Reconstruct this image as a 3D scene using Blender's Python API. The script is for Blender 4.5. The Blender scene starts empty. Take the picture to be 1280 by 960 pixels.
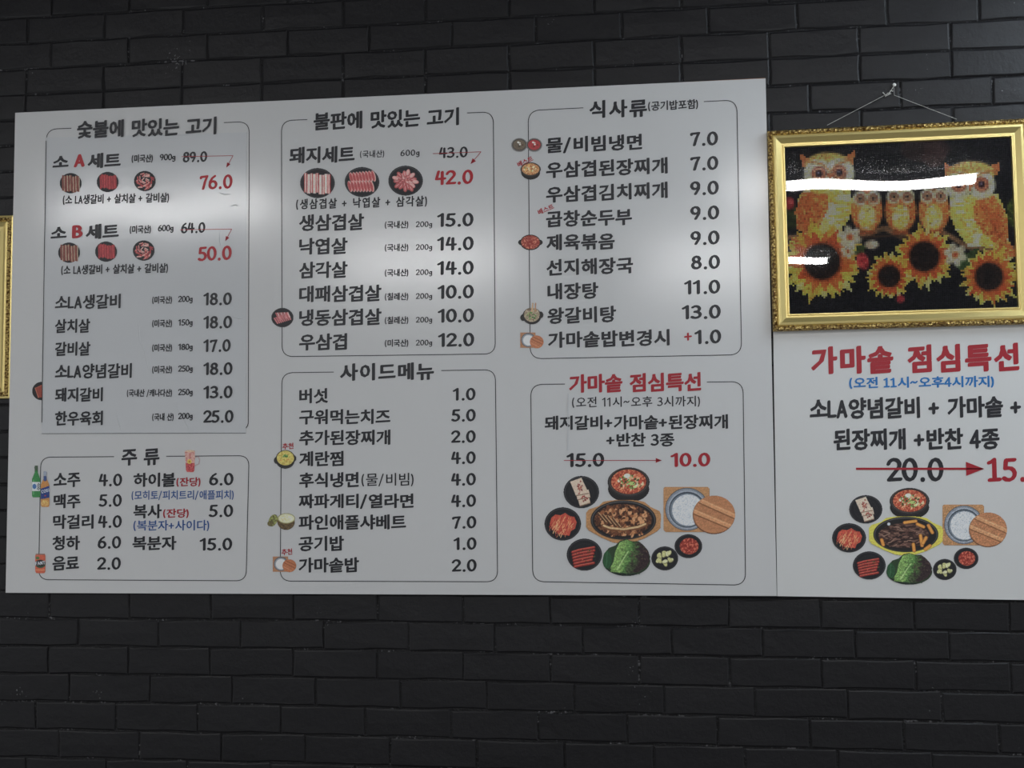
import bpy, math, random
import numpy as np
from mathutils import Vector, Matrix
from mathutils.geometry import delaunay_2d_cdt

# ------------------------------------------------------------------ camera
SC = bpy.context.scene
COL = SC.collection
Z0 = 1.25                                   # lower edge of the menu board above the floor
FPX = 1640.0
CAM = np.array([1.95808914, -3.6185686, 0.32146496 + Z0])
RIGHT = np.array([0.99153037, 0.12966369, -0.00740613])
UP = np.array([0.01659184, -0.06990644, 0.99741556])
BACK = np.array([0.12881084, -0.9890907, -0.07146571])
RIGHT = RIGHT / np.linalg.norm(RIGHT)
UP = UP - RIGHT * (UP @ RIGHT); UP /= np.linalg.norm(UP)
BACK = np.cross(RIGHT, UP)
cd = bpy.data.cameras.new('camera'); cam = bpy.data.objects.new('camera', cd); COL.objects.link(cam)
cd.sensor_fit = 'HORIZONTAL'; cd.sensor_width = 36.0; cd.lens = 36.0 * FPX / 1280.0
cd.clip_start = 0.05; cd.clip_end = 100
cam.matrix_world = Matrix(((RIGHT[0], UP[0], BACK[0], CAM[0]), (RIGHT[1], UP[1], BACK[1], CAM[1]),
                           (RIGHT[2], UP[2], BACK[2], CAM[2]), (0, 0, 0, 1)))
SC.camera = cam

# ------------------------------------------------------------------ light and exposure
world = bpy.data.worlds.new('world'); SC.world = world; world.use_nodes = True
bg = world.node_tree.nodes['Background']
bg.inputs[0].default_value = (0.78, 0.81, 0.84, 1); bg.inputs[1].default_value = 0.34
SC.view_settings.view_transform = 'Standard'; SC.view_settings.look = 'None'
SC.view_settings.exposure = 1.1; SC.view_settings.gamma = 1.0; SC.view_settings.use_curve_mapping = False
TUBE = 24.0                                  # radiance of the ceiling tubes
CEIL = 3.12
# (x, y, length, run along x?, strength factor)
LAMPS = [(-0.85, -3.22, 1.25, True, 1.0), (2.85, -3.22, 1.25, True, 1.0),
         (0.2, -5.2, 1.25, True, 1.3), (2.35, -5.6, 1.25, True, 1.3),  # left one is added, unseen, to even the brightness of the boards
         (3.42, -1.0, 1.25, False, 0.99)]  # added lamp, unseen, tinted blue to haze the upper right wall

# ------------------------------------------------------------------ helpers
def lin(c):
    c = np.asarray(c, float) / 255.0
    return np.where(c <= 0.04045, c / 12.92, ((c + 0.055) / 1.055) ** 2.4)

def at(px, py, Y=0.0):
    """the point of the upright plane y = Y seen at this place of the photograph"""
    d = RIGHT * (px - 640) - UP * (py - 480) - BACK * FPX
    k = (Y - CAM[1]) / d[1]
    return CAM + k * d

def project(P):
    v = np.asarray(P) - CAM
    z = -(v @ BACK)
    return 640 + FPX * (v @ RIGHT) / z, 480 - FPX * (v @ UP) / z

def nodes_of(m):
    m.use_nodes = True
    nt = m.node_tree
    return nt, nt.nodes['Principled BSDF']

def mat(name, col, rough=0.5, metal=0.0, spec=0.5, attr=False, bump=None, emit=None, coat=0.0):
    m = bpy.data.materials.new(name); nt, b = nodes_of(m)
    b.inputs['Base Color'].default_value = (*col, 1)
    b.inputs['Roughness'].default_value = rough; b.inputs['Metallic'].default_value = metal
    b.inputs['Specular IOR Level'].default_value = spec
    if coat: b.inputs['Coat Weight'].default_value = coat
    if attr:
        a = nt.nodes.new('ShaderNodeAttribute'); a.attribute_name = 'Col'
        nt.links.new(a.outputs['Color'], b.inputs['Base Color'])
    if bump:
        sc, st, dist = bump
        tc = nt.nodes.new('ShaderNodeTexCoord'); n = nt.nodes.new('ShaderNodeTexNoise')
        n.inputs['Scale'].default_value = sc; n.inputs['Detail'].default_value = 5
        bp = nt.nodes.new('ShaderNodeBump'); bp.inputs['Strength'].default_value = st; bp.inputs['Distance'].default_value = dist
        nt.links.new(tc.outputs['Object'], n.inputs['Vector']); nt.links.new(n.outputs['Fac'], bp.inputs['Height'])
        nt.links.new(bp.outputs['Normal'], b.inputs['Normal'])
    if emit:
        b.inputs['Emission Color'].default_value = (*emit[:3], 1); b.inputs['Emission Strength'].default_value = emit[3]
    return m

def wloc(o):
    p = Vector((0, 0, 0))
    while o is not None:
        p += o.location; o = o.parent
    return p

def mesh(name, V, F, mats=None, uvcol=None, smooth=False, mi=None):
    me = bpy.data.meshes.new(name)
    me.from_pydata([tuple(v) for v in V], [], [tuple(f) for f in F])
    for m in (mats if isinstance(mats, (list, tuple)) else [mats]):
        if m: me.materials.append(m)
    if mi is not None: me.polygons.foreach_set('material_index', np.asarray(mi, dtype=np.int32))
    if smooth: me.polygons.foreach_set('use_smooth', [True] * len(me.polygons))
    me.update()
    return me

def link(name, me, parent=None, loc=(0, 0, 0)):
    o = bpy.data.objects.new(name, me); COL.objects.link(o); o.location = loc
    if parent is not None: o.parent = parent
    return o

def part(name, V, F, m, parent=None, label=None, smooth=False, mi=None):
    """mesh given in world coordinates, linked as ONE object under parent"""
    V = np.asarray(V, float)
    if parent is not None:
        V = V - np.array(wloc(parent))
    o = link(name, mesh(name, V, F, m, smooth=smooth, mi=mi), parent)
    if label: o['label'] = label
    return o

def thing(name, label, cat, loc, group=None):
    o = bpy.data.objects.new(name, None); COL.objects.link(o); o.location = loc
    o.empty_display_size = 0.1
    o['label'] = label; o['category'] = cat
    if group: o['group'] = group
    return o

def box(x0, x1, y0, y1, z0, z1):
    V = [(x0, y0, z0), (x1, y0, z0), (x1, y1, z0), (x0, y1, z0), (x0, y0, z1), (x1, y0, z1), (x1, y1, z1), (x0, y1, z1)]
    F = [(0, 3, 2, 1), (4, 5, 6, 7), (0, 1, 5, 4), (1, 2, 6, 5), (2, 3, 7, 6), (3, 0, 4, 7)]
    return V, F

def slab(pts, y0, y1):
    """prism: outline pts (x,z) anticlockwise seen from the camera, front at y0, back at y1"""
    n = len(pts)
    V = [(x, y0, z) for x, z in pts] + [(x, y1, z) for x, z in pts]
    F = [tuple(range(n)), tuple(range(2 * n - 1, n - 1, -1))]
    for i in range(n):
        j = (i + 1) % n
        F.append((j, i, i + n, j + n))
    return V, F

class Bag:
    def __init__(s): s.V = []; s.F = []
    def add(s, V, F):
        n = len(s.V); s.V += [tuple(v) for v in V]; s.F += [tuple(i + n for i in f) for f in F]
    def part(s, name, m, parent, label=None, smooth=False): return part(name, s.V, s.F, m, parent, label, smooth)

def hull(P):
    P = sorted(set((round(x, 7), round(y, 7)) for x, y in P))
    if len(P) < 3: return P
    def half(Q):
        h = []
        for p in Q:
            while len(h) > 1 and (h[-1][0] - h[-2][0]) * (p[1] - h[-2][1]) - (h[-1][1] - h[-2][1]) * (p[0] - h[-2][0]) <= 0: h.pop()
            h.append(p)
        return h
    a = half(P); b = half(P[::-1])
    return a[:-1] + b[:-1]

def tube(bag, pts, r, n=6):
    pts = [np.array(p, float) for p in pts]; base = len(bag.V)
    for i, p in enumerate(pts):
        d = pts[min(i + 1, len(pts) - 1)] - pts[max(i - 1, 0)]; d /= np.linalg.norm(d) + 1e-9
        a = np.cross(d, [0.3, 1, 0.2]); a /= np.linalg.norm(a) + 1e-9; b = np.cross(d, a)
        rr = r[i] if hasattr(r, '__len__') else r
        for k in range(n):
            t = 2 * math.pi * k / n; bag.V.append(tuple(p + rr * (math.cos(t) * a + math.sin(t) * b)))
    for i in range(len(pts) - 1):
        for k in range(n):
            bag.F.append((base + i * n + k, base + i * n + (k + 1) % n, base + (i + 1) * n + (k + 1) % n, base + (i + 1) * n + k))
    bag.F.append(tuple(base + k for k in range(n))[::-1]); e = base + (len(pts) - 1) * n
    bag.F.append(tuple(e + k for k in range(n)))

# ------------------------------------------------------------------ materials
INK = {k: mat('print_' + k, tuple(lin(c)), 0.38, spec=0.4) for k, c in
       dict(black=(36, 37, 43), red=(178, 34, 46), darkred=(170, 30, 45), blue=(44, 84, 150), skyblue=(28, 118, 190), grey=(60, 62, 68),
            frost=(225, 232, 240), green=(40, 120, 60)).items()}
M_board = mat('satin white panel', (0.66, 0.665, 0.67), 0.17, spec=0.66, bump=(1.9, 0.28, 0.004))
M_board2 = mat('matt white panel', (0.72, 0.725, 0.72), 0.42, spec=0.4, bump=(2.0, 0.2, 0.003))
M_sheet = mat('laminated sheet', (0.62, 0.635, 0.655), 0.15, spec=0.5, bump=(5.0, 0.25, 0.002))
M_wood = mat('brown fibreboard edge', tuple(lin((140, 92, 58))), 0.7)
M_pic = mat('printed picture', (1, 1, 1), 0.4, spec=0.35, attr=True)
M_bead = mat('faceted resin beads', (1, 1, 1), 0.3, spec=0.5, attr=True)
M_black = mat('black canvas ground', (0.012, 0.012, 0.014), 0.6)
M_string = mat('clear nylon cord', (0.55, 0.55, 0.52), 0.35)
M_pin = mat('white plastic pin head', (0.85, 0.85, 0.82), 0.3)

def gold_mat(name, ornate):
    m = mat(name, tuple(lin((226, 206, 138))), 0.36, metal=0.75)
    nt, b = nodes_of(m)
    tc = nt.nodes.new('ShaderNodeTexCoord')
    if ornate:
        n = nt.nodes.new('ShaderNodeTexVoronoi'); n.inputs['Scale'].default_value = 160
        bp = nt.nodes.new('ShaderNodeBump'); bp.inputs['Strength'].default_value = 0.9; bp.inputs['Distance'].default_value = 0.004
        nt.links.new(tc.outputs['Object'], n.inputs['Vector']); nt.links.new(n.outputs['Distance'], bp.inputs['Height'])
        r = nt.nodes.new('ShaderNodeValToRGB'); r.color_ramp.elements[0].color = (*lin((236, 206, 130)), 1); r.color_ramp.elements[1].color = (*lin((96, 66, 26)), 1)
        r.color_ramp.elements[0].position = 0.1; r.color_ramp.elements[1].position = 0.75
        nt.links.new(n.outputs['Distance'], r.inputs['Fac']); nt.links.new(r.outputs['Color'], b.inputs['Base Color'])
    else:
        n = nt.nodes.new('ShaderNodeTexNoise'); n.inputs['Scale'].default_value = 60; n.inputs['Detail'].default_value = 6
        bp = nt.nodes.new('ShaderNodeBump'); bp.inputs['Strength'].default_value = 0.25; bp.inputs['Distance'].default_value = 0.001
        nt.links.new(tc.outputs['Object'], n.inputs['Vector']); nt.links.new(n.outputs['Fac'], bp.inputs['Height'])
    nt.links.new(bp.outputs['Normal'], b.inputs['Normal'])
    return m
M_gold = gold_mat('brushed gold leaf', False); M_orn = gold_mat('carved gold leaf', True)

def paint_black(name, base, mortar):
    m = mat(name, base, 0.42, spec=0.32); nt, b = nodes_of(m)
    tc = nt.nodes.new('ShaderNodeTexCoord'); geo = nt.nodes.new('ShaderNodeNewGeometry')
    n = nt.nodes.new('ShaderNodeTexNoise'); n.inputs['Scale'].default_value = 38 if not mortar else 90; n.inputs['Detail'].default_value = 8; n.inputs['Roughness'].default_value = 0.65
    bp = nt.nodes.new('ShaderNodeBump'); bp.inputs['Strength'].default_value = 0.55 if not mortar else 1.0; bp.inputs['Distance'].default_value = 0.003 if not mortar else 0.008
    nt.links.new(geo.outputs['Position'], n.inputs['Vector']); nt.links.new(n.outputs['Fac'], bp.inputs['Height']); nt.links.new(bp.outputs['Normal'], b.inputs['Normal'])
    # chips and dust specks with a shape of their own
    s = nt.nodes.new('ShaderNodeTexNoise'); s.inputs['Scale'].default_value = 150; s.inputs['Detail'].default_value = 2
    s2 = nt.nodes.new('ShaderNodeTexNoise'); s2.inputs['Scale'].default_value = 9.0; s2.inputs['Detail'].default_value = 4
    nt.links.new(geo.outputs['Position'], s.inputs['Vector']); nt.links.new(geo.outputs['Position'], s2.inputs['Vector'])
    mu = nt.nodes.new('ShaderNodeMath'); mu.operation = 'MULTIPLY'; nt.links.new(s.outputs['Fac'], mu.inputs[0]); nt.links.new(s2.outputs['Fac'], mu.inputs[1])
    r = nt.nodes.new('ShaderNodeValToRGB'); r.color_ramp.elements[0].position = 0.455 if not mortar else 0.345; r.color_ramp.elements[1].position = 0.485 if not mortar else 0.41
    r.color_ramp.elements[0].color = (*base, 1); r.color_ramp.elements[1].color = (0.16, 0.16, 0.17, 1)
    nt.links.new(mu.outputs[0], r.inputs['Fac']); nt.links.new(r.outputs['Color'], b.inputs['Base Color'])
    return m
M_brick = paint_black('black painted brick', (0.0095, 0.0092, 0.0112), False)
M_mortar = paint_black('black painted mortar', (0.0125, 0.012, 0.0135), True)

# ------------------------------------------------------------------ room shell
WALLY = 0.0125                               # brick faces
def struct(name, V, F, m):
    o = part(name, V, F, m); o['kind'] = 'structure'; return o
XL, XR = -2.2, 5.4
wall = struct('wall_back', *box(XL, XR, WALLY + 0.0044, WALLY + 0.25, 0, CEIL), M_mortar)
M_floor = mat('grey floor tile', (0.16, 0.15, 0.14), 0.5, bump=(8, 0.2, 0.002))
M_ceil = mat('dark ceiling paint', (0.16, 0.165, 0.18), 0.9, bump=(30, 0.2, 0.002))
struct('floor', *box(XL, XR, -12.5, WALLY + 0.25, -0.1, 0), M_floor)
struct('ceiling', *box(XL, XR, -12.5, WALLY + 0.25, CEIL, CEIL + 0.1), M_ceil)

BW, BH = 2.2, 1.4179
PITCH = 0.1105 * BW
COURSE = 0.0557 * BH
random.seed(4); rng = np.random.default_rng(5)
def brick_mesh(k):
    r = random.Random(100 + k)
    w, h = PITCH / 2 - 0.0026, COURSE / 2 - 0.0024
    out = []
    for (x, z) in ((-w, -h), (-w * .35, -h), (w * .3, -h), (w, -h), (w, 0), (w, h), (w * .4, h), (-w * .3, h), (-w, h), (-w, 0)):
        out.append((x + r.uniform(-.0018, .0016), z + r.uniform(-.0026, .0018)))
    V = []; n = 10
    for x, z in out: V.append((x, 0.0065, z))
    for x, z in out: V.append((x, 0.0016, z))
    for x, z in out: V.append((x * (1 - 0.0035 / w), r.uniform(-.0006, .0004), z * (1 - 0.0035 / h)))
    F = []
    for l in (0, 1):
        for i in range(n):
            j = (i + 1) % n
            F.append((l * n + i, l * n + j, (l + 1) * n + j, (l + 1) * n + i))
    F.append(tuple(2 * n + i for i in range(n)))
    return mesh('brick', V, F, M_brick)
BR = [brick_mesh(k) for k in range(10)]
# rows: (z of the row's centre above the board's lower edge, phase of a joint)
rows = []
low = [-0.0525, -0.1083, -0.1640, -0.2195, -0.2760, -0.3320, -0.388, -0.444]
ph_low = [0.0584, 0.0985, 0.0580, 0.0878, 0.0420, 0.0745, 0.0295, 0.083]
prev = low[0] + 0.0557
rows.append((0.5 * (0.0032 + low[0]), ph_low[0]))
for i in range(1, 8): rows.append((0.5 * (low[i - 1] + low[i]), ph_low[i]))
v = low[7] - 0.0279; k = 0
while v * BH + Z0 > 0.08:
    rows.append((v, (0.03, 0.083)[k % 2])); v -= 0.0557; k += 1
mid = np.linspace(0.0032, 1.0965, 21)          # twenty courses behind the board
for i in range(20): rows.append((0.5 * (mid[i] + mid[i + 1]), (0.0115, 0.060)[i % 2] if i < 19 else 0.0115))
v = 1.0965 + 0.0279; k = 0
while v * BH + Z0 < CEIL - 0.02:
    rows.append((v, (0.0466, 0.0121)[k % 2])); v += 0.0557; k += 1
def droop(u, v): return -0.013 * max(0.0, (u - 0.35) / 0.95) if v < 0.1 else 0.0
spare = Bag()
nb = 0
for v, ph in rows:
    u = ph - 0.1105 * 9
    while u < XR / BW:
        uc = u + 0.05525; X = uc * BW; Zc = Z0 + (v + droop(uc, v)) * BH
        u += 0.1105
        if X < XL or X > XR: continue
        tint = rng.normal(0, 0.0009)
        hw, hh = PITCH / 2, COURSE / 2
        c = [project((X + sx * hw, WALLY, Zc + sz * hh)) for sx in (-1, 1) for sz in (-1, 1)]
        inframe = max(p[0] for p in c) > 0 and min(p[0] for p in c) < 1280 and max(p[1] for p in c) > 0 and min(p[1] for p in c) < 960
        vb, vt, ul, ur = v - 0.03, v + 0.03, uc - 0.056, uc + 0.056
        hidden = vb > 0.0 and vt < 0.99 and ul > 0.0 and (ur < 1.0 or vt < 0.86)
        me = BR[random.randrange(10)]
        rot = random.gauss(0, 0.004)
        y = WALLY + max(-0.0006, min(0.0014, tint))
        if inframe and not hidden:
            o = link('brick', me, wall, (X, y + 0.0004, Zc)); o.rotation_euler = (random.gauss(0, 0.008), rot, random.gauss(0, 0.004)); nb += 1
        else:
            n = len(spare.V)
            spare.V += [(q.co.x + X, q.co.y + y + .0004, q.co.z + Zc) for q in me.vertices]
            spare.F += [tuple(i + n for i in p.vertices) for p in me.polygons]
o = spare.part('brick_courses', M_brick, wall); o['kind'] = 'stuff'
print('bricks', nb)

# ------------------------------------------------------------------ ceiling lights
M_house = mat('white enamelled steel', (0.8, 0.8, 0.8), 0.4)
where = ['in front of the left end of the menu board', 'in front of the owl picture', 'added far behind the viewer on the left to even the boards', 'far behind the viewer on the right', 'added near the brick wall to haze its upper right']
for i, (x, y, L, along, st) in enumerate(LAMPS):
    t = thing('ceiling_light', 'white ceiling batten light ' + where[i], 'light', (x, y, CEIL), 'batten lights on the ceiling')
    em = mat('glowing tube', (0.9, 0.9, 0.9), 0.5, emit=((1.0, 0.995, 0.98) if st >= 1 else (0.78, 0.9, 1.0)) + (TUBE * st,))
    hx, hy = (L / 2, 0.035) if along else (0.035, L / 2)
    part('housing', *box(x - hx, x + hx, y - hy, y + hy, CEIL - 0.035, CEIL), M_house, t)
    hx2, hy2 = (hx - .02, .03) if along else (.03, hy - .02)
    part('diffuser', *box(x - hx2, x + hx2, y - hy2, y + hy2, CEIL - 0.075, CEIL - 0.0352), em, t)

# ------------------------------------------------------------------ lettering
_tmp = {}
def text_mesh(s):
    cu = bpy.data.curves.new('t', 'FONT'); cu.body = s; cu.size = 1; cu.resolution_u = 2
    ob = bpy.data.objects.new('t', cu); COL.objects.link(ob)
    me = bpy.data.meshes.new_from_object(ob)
    V = np.array([v.co[:2] for v in me.vertices]) if len(me.vertices) else np.zeros((0, 2))
    F = [tuple(p.vertices) for p in me.polygons]
    cnt = {}
    for f in F:
        for a, b in zip(f, f[1:] + f[:1]):
            e = (min(a, b), max(a, b)); cnt[e] = cnt.get(e, 0) + 1
    E = [e for e, n in cnt.items() if n == 1]
    bpy.data.objects.remove(ob); bpy.data.curves.remove(cu); bpy.data.meshes.remove(me)
    return V, F, E
def width_of(s):
    V, _, _ = text_mesh(s); return V[:, 0].max() - V[:, 0].min()
SPACE = 0.34
HADV = width_of('가가') - width_of('가')

def arc(cx, cy, rx, ry, a0, a1, n=9):
    return [(cx + rx * math.cos(math.radians(a0 + (a1 - a0) * i / (n - 1))), cy + ry * math.sin(math.radians(a0 + (a1 - a0) * i / (n - 1)))) for i in range(n)]
# stroke letters in a box of height 0.74; value = (width, strokes)
def strokes(c, closed4=False):
    h = 0.74
    if c == '0': return 0.44, [arc(.22, .37, .19, .35, 90, 450, 15)]
    if c == '1': return 0.34, [[(.03, .60), (.10, .635), (.21, .72), (.21, .0)]]
    if c == '!': return 0.44, [[(.05, .62), (.12, .64), (.22, .72), (.22, .02)], [(.06, .02), (.38, .02)]]
    if c == '2': return 0.44, [arc(.21, .53, .18, .19, 165, -25, 9) + [(.04, .03), (.41, .03)]]
    if c == '3': return 0.44, [arc(.19, .55, .17, .165, 140, -75, 8) + [(.15, .385)], arc(.18, .20, .21, .18, 80, -140, 9)]
    if c == '4' and closed4: return 0.48, [[(.34, 0), (.34, .72), (.04, .22), (.46, .22)]]
    if c == '4': return 0.48, [[(.15, .72), (.05, .30), (.46, .30)], [(.33, .68), (.33, .0)]]
    if c == '5': return 0.44, [[(.38, .70), (.11, .70), (.08, .42)] + arc(.18, .22, .20, .21, 95, -140, 9)]
    if c == '6': return 0.44, [[(.32, .70), (.18, .60), (.07, .42), (.045, .22)] + arc(.22, .21, .18, .20, 180, -180, 13)]
    if c == '7': return 0.44, [[(.05, .62), (.05, .68), (.39, .70), (.28, .42), (.18, .0)]]
    if c == '8': return 0.44, [arc(.21, .55, .145, .155, 90, 450, 12), arc(.21, .20, .18, .19, 90, 450, 12)]
    if c == '9': return 0.44, [arc(.205, .51, .165, .20, 0, 360, 12), [(.37, .55), (.36, .30), (.22, .02)]]
    if c == 'g': return 0.40, [arc(.17, .28, .13, .17, 0, 360, 11), [(.31, .46), (.31, .0)] + arc(.18, -.04, .13, .14, 0, -150, 6)]
    if c == 'L': return 0.42, [[(.07, .70), (.06, .03), (.37, .03)]]
    if c == 'A': return 0.50, [[(.04, 0), (.24, .70), (.44, 0)], [(.12, .22), (.36, .22)]]
    if c == 'B': return 0.46, [[(.07, .0), (.07, .70)] + arc(.19, .53, .15, .17, 85, -85, 7) + [(.07, .36)], [(.07, .36)] + arc(.20, .18, .19, .18, 85, -85, 7) + [(.07, .0)]]
    if c == '(': return 0.30, [arc(.36, .33, .24, .52, 128, 232, 7)]
    if c == ')': return 0.30, [arc(-.10, .33, .24, .52, 52, -52, 7)]
    if c == '/': return 0.40, [[(.05, -.08), (.33, .76)]]
    if c == '+': return 0.52, [[(.06, .34), (.44, .34)], [(.25, .54), (.25, .13)]]
    if c == '~': return 0.52, [[(.04, .32), (.12, .42), (.20, .41), (.30, .33), (.38, .32), (.47, .42)]]
    if c == '.': return 0.27, [[(.13, .025), (.135, .025)]]
    if c == 'C': return 0.46, [arc(.24, .36, .19, .34, 50, 310, 11)]
    if c == 'O': return 0.5, [arc(.24, .36, .21, .34, 0, 360, 13)]
    if c == 'S': return 0.42, [arc(.20, .53, .15, .16, 30, 250, 7) + arc(.19, .20, .16, .17, 70, -150, 7)]
    if c == 'I': return 0.22, [[(.1, 0), (.1, .70)]]
    if c == 'F': return 0.40, [[(.07, 0), (.07, .70), (.36, .70)], [(.07, .38), (.3, .38)]]
    if c == 'N': return 0.50, [[(.07, 0), (.07, .70), (.40, .02), (.40, .70)]]
    if c == 'T': return 0.44, [[(.03, .70), (.41, .70)], [(.22, .70), (.22, 0)]]
    return None

def brush(rx, ry, rot=0.5, n=8):
    return [(rx * math.cos(a) * math.cos(rot) - ry * math.sin(a) * math.sin(rot), rx * math.cos(a) * math.sin(rot) + ry * math.sin(a) * math.cos(rot))
            for a in [2 * math.pi * (i + .5) / n for i in range(n)]]
def area(P): return 0.5 * sum(P[i - 1][0] * P[i][1] - P[i][0] * P[i - 1][1] for i in range(len(P)))
def union(V, F):
    """union of all brush marks, so that no two faces of a letter overlap"""
    polys = []
    for f in F:
        P = [V[i] for i in f]; A = area(P)
        if A < 0: P = P[::-1]; A = -A
        if A > 2e-6: polys.append([(float(x), float(y)) for x, y in P])
    PA = [np.array(P) for P in polys]
    best = None
    for k in range(6):
        a = 0.37 * k; ca, sa = math.cos(a), math.sin(a)
        VV = []; FF = []
        for P in polys:
            n = len(VV); VV += [Vector((x * ca - y * sa, x * sa + y * ca)) for x, y in P]; FF.append(list(range(n, n + len(P))))
        res = delaunay_2d_cdt(VV, [], FF, 0, (1e-5, 3e-5, 1e-6, 1e-4, 1e-7, 3e-4)[k], True)
        W = np.array([(q[0] * ca + q[1] * sa, -q[0] * sa + q[1] * ca) for q in res[0]])
        T = np.array([tuple(f) for f in res[2] if len(f) == 3])
        C = W[T].mean(1); keep = np.zeros(len(T), bool)
        for P in PA:                       # keep the triangles whose centre lies inside one of the convex marks
            Q = np.roll(P, -1, 0); E = Q - P
            s_ = E[:, 0][:, None] * (C[None, :, 1] - P[:, 1][:, None]) - E[:, 1][:, None] * (C[None, :, 0] - P[:, 0][:, None])
            keep |= (s_ >= -1e-9).all(0)
        TK = T[keep]
        A = sum(abs(area([W[i] for i in t])) for t in TK) if len(TK) else 0
        if best is None or A > best[0]: best = (A, W, [tuple(int(i) for i in t) for t in TK])
        if covered(PA) * 0.95 < A < covered(PA) * 1.07: break
    else: print('union unsure', A, covered(PA))
    return best[1], best[2]
def covered(PA):
    key = id(PA)
    if key in _cov: return _cov[key][0]
    lo = np.min([P.min(0) for P in PA], 0); hi = np.max([P.max(0) for P in PA], 0); n = 90
    X, Y = np.meshgrid(np.linspace(lo[0], hi[0], n), np.linspace(lo[1], hi[1], n)); m = np.zeros(X.shape, bool)
    for P in PA:
        Q = np.roll(P, -1, 0); ok = np.ones(X.shape, bool)
        for p, q in zip(P, Q): ok &= (q[0] - p[0]) * (Y - p[1]) - (q[1] - p[1]) * (X - p[0]) >= 0
        m |= ok
    _cov[key] = (m.mean() * (hi[0] - lo[0]) * (hi[1] - lo[1]), PA); return _cov[key][0]
_cov = {}
_cache = {}
def glyph(c, wt, c4):
    """wt: extra thickness of the stroke (0 thin, 1 regular bold, 2 heavy)"""
    key = (c, wt, c4)
    if key in _cache: return _cache[key]
    V = []; F = []
    def addp(poly):
        n = len(V); V.extend(poly); F.append(tuple(range(n, n + len(poly))))
    ex = 0.007 + 0.023 * wt
    st = strokes(c, c4)
    if st:
        adv, S = st
        r = 0.047 + 0.026 * wt
        if c in '()/~+': r *= 1.0
        if c == '.': r *= 1.2
        B = brush(r * 1.05, r * 0.86) if c != '.' else brush(r * 0.9, r * 1.05, 0)
        for s in S:
            for a, b in zip(s, s[1:]):
                addp(hull([(a[0] + x, a[1] + y) for x, y in B] + [(b[0] + x, b[1] + y) for x, y in B]))
    else:
        gv, gf, ge = text_mesh(c)
        if c in 'ㅣ': pass
        B = brush(ex * 1.25, ex * 0.8, 0.6)
        V.extend([tuple(v) for v in gv]); F.extend(gf)
        for a, b in ge:
            a = gv[a]; b = gv[b]
            addp(hull([(a[0] + x, a[1] + y) for x, y in B] + [(b[0] + x, b[1] + y) for x, y in B]))
        adv = HADV
    V, F = union(V, F)
    V[:, 1] += 0.055 * (V[:, 0] - adv / 2)
    _cache[key] = (V, F, adv)
    return _cache[key]

def write(parent, s, xl, yl, xr, yr, h, col='black', wt=1.0, Y=-0.0009, name='menu_text', c4=False, sp=0.0, label=None):
    """lettering s whose ink spans xl..xr (centre heights yl, yr) and is h high, on the plane y=Y"""
    VV = []; FF = []; x = 0.0
    for ch in s:
        if ch == ' ': x += SPACE + sp; continue
        V, F, adv = glyph(ch, wt, c4)
        n = sum(len(v) for v in VV)
        VV.append(V + np.array([x, 0])); FF += [tuple(i + n for i in f) for f in F]
        x += adv * (1.0 if adv == HADV else 1.0) + sp + (0.055 if adv != HADV else 0)
    V = np.concatenate(VV); lo = V.min(0); hi = V.max(0)
    A = at(xl, yl, Y); Bp = at(xr, yr, Y)
    sc = np.linalg.norm(at(0.5 * (xl + xr), 0.5 * (yl + yr) - h / 2, Y) - at(0.5 * (xl + xr), 0.5 * (yl + yr) + h / 2, Y))
    u = (V[:, 0] - lo[0]) / (hi[0] - lo[0]); w = (V[:, 1] - 0.5 * (lo[1] + hi[1])) / (hi[1] - lo[1]) * sc
    d = Bp - A; L = np.hypot(d[0], d[2]); nx, nz = -d[2] / L, d[0] / L
    P = np.stack([A[0] + d[0] * u + nx * w, np.full(len(u), Y), A[2] + d[2] * u + nz * w], 1)
    return part(name, P, FF, INK[col], parent, label)

def line(parent, pts, wpx, col='black', Y=-0.0007, name='border_line', head=None):
    P = [at(x, y, Y) for x, y in pts]; r = wpx * 0.5 * 0.00228
    b = Bag()
    for i in range(len(P) - 1):
        a, c = P[i], P[i + 1]; d = np.array([c[0] - a[0], c[2] - a[2]]); L = np.linalg.norm(d); d /= L; nn = np.array([-d[1], d[0]]) * r
        e = d * r * 0.4
        b.add([(a[0] - e[0] - nn[0], Y, a[2] - e[1] - nn[1]), (c[0] + e[0] - nn[0], Y, c[2] + e[1] - nn[1]), (c[0] + e[0] + nn[0], Y, c[2] + e[1] + nn[1]), (a[0] - e[0] + nn[0], Y, a[2] - e[1] + nn[1])], [(0, 1, 2, 3)])
    if head:
        d = P[-1] - P[-2]; d /= np.linalg.norm(d); s = head * 0.00228; nn = np.array([-d[2], 0, d[0]]); tip = P[-1] + d * s * 0.2
        q = tip - d * s * 2.0
        b.add([q - nn * s * 0.8, tip, q + nn * s * 0.8], [(0, 1, 2)])
    return b.part(name, INK[col], parent)

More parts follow.
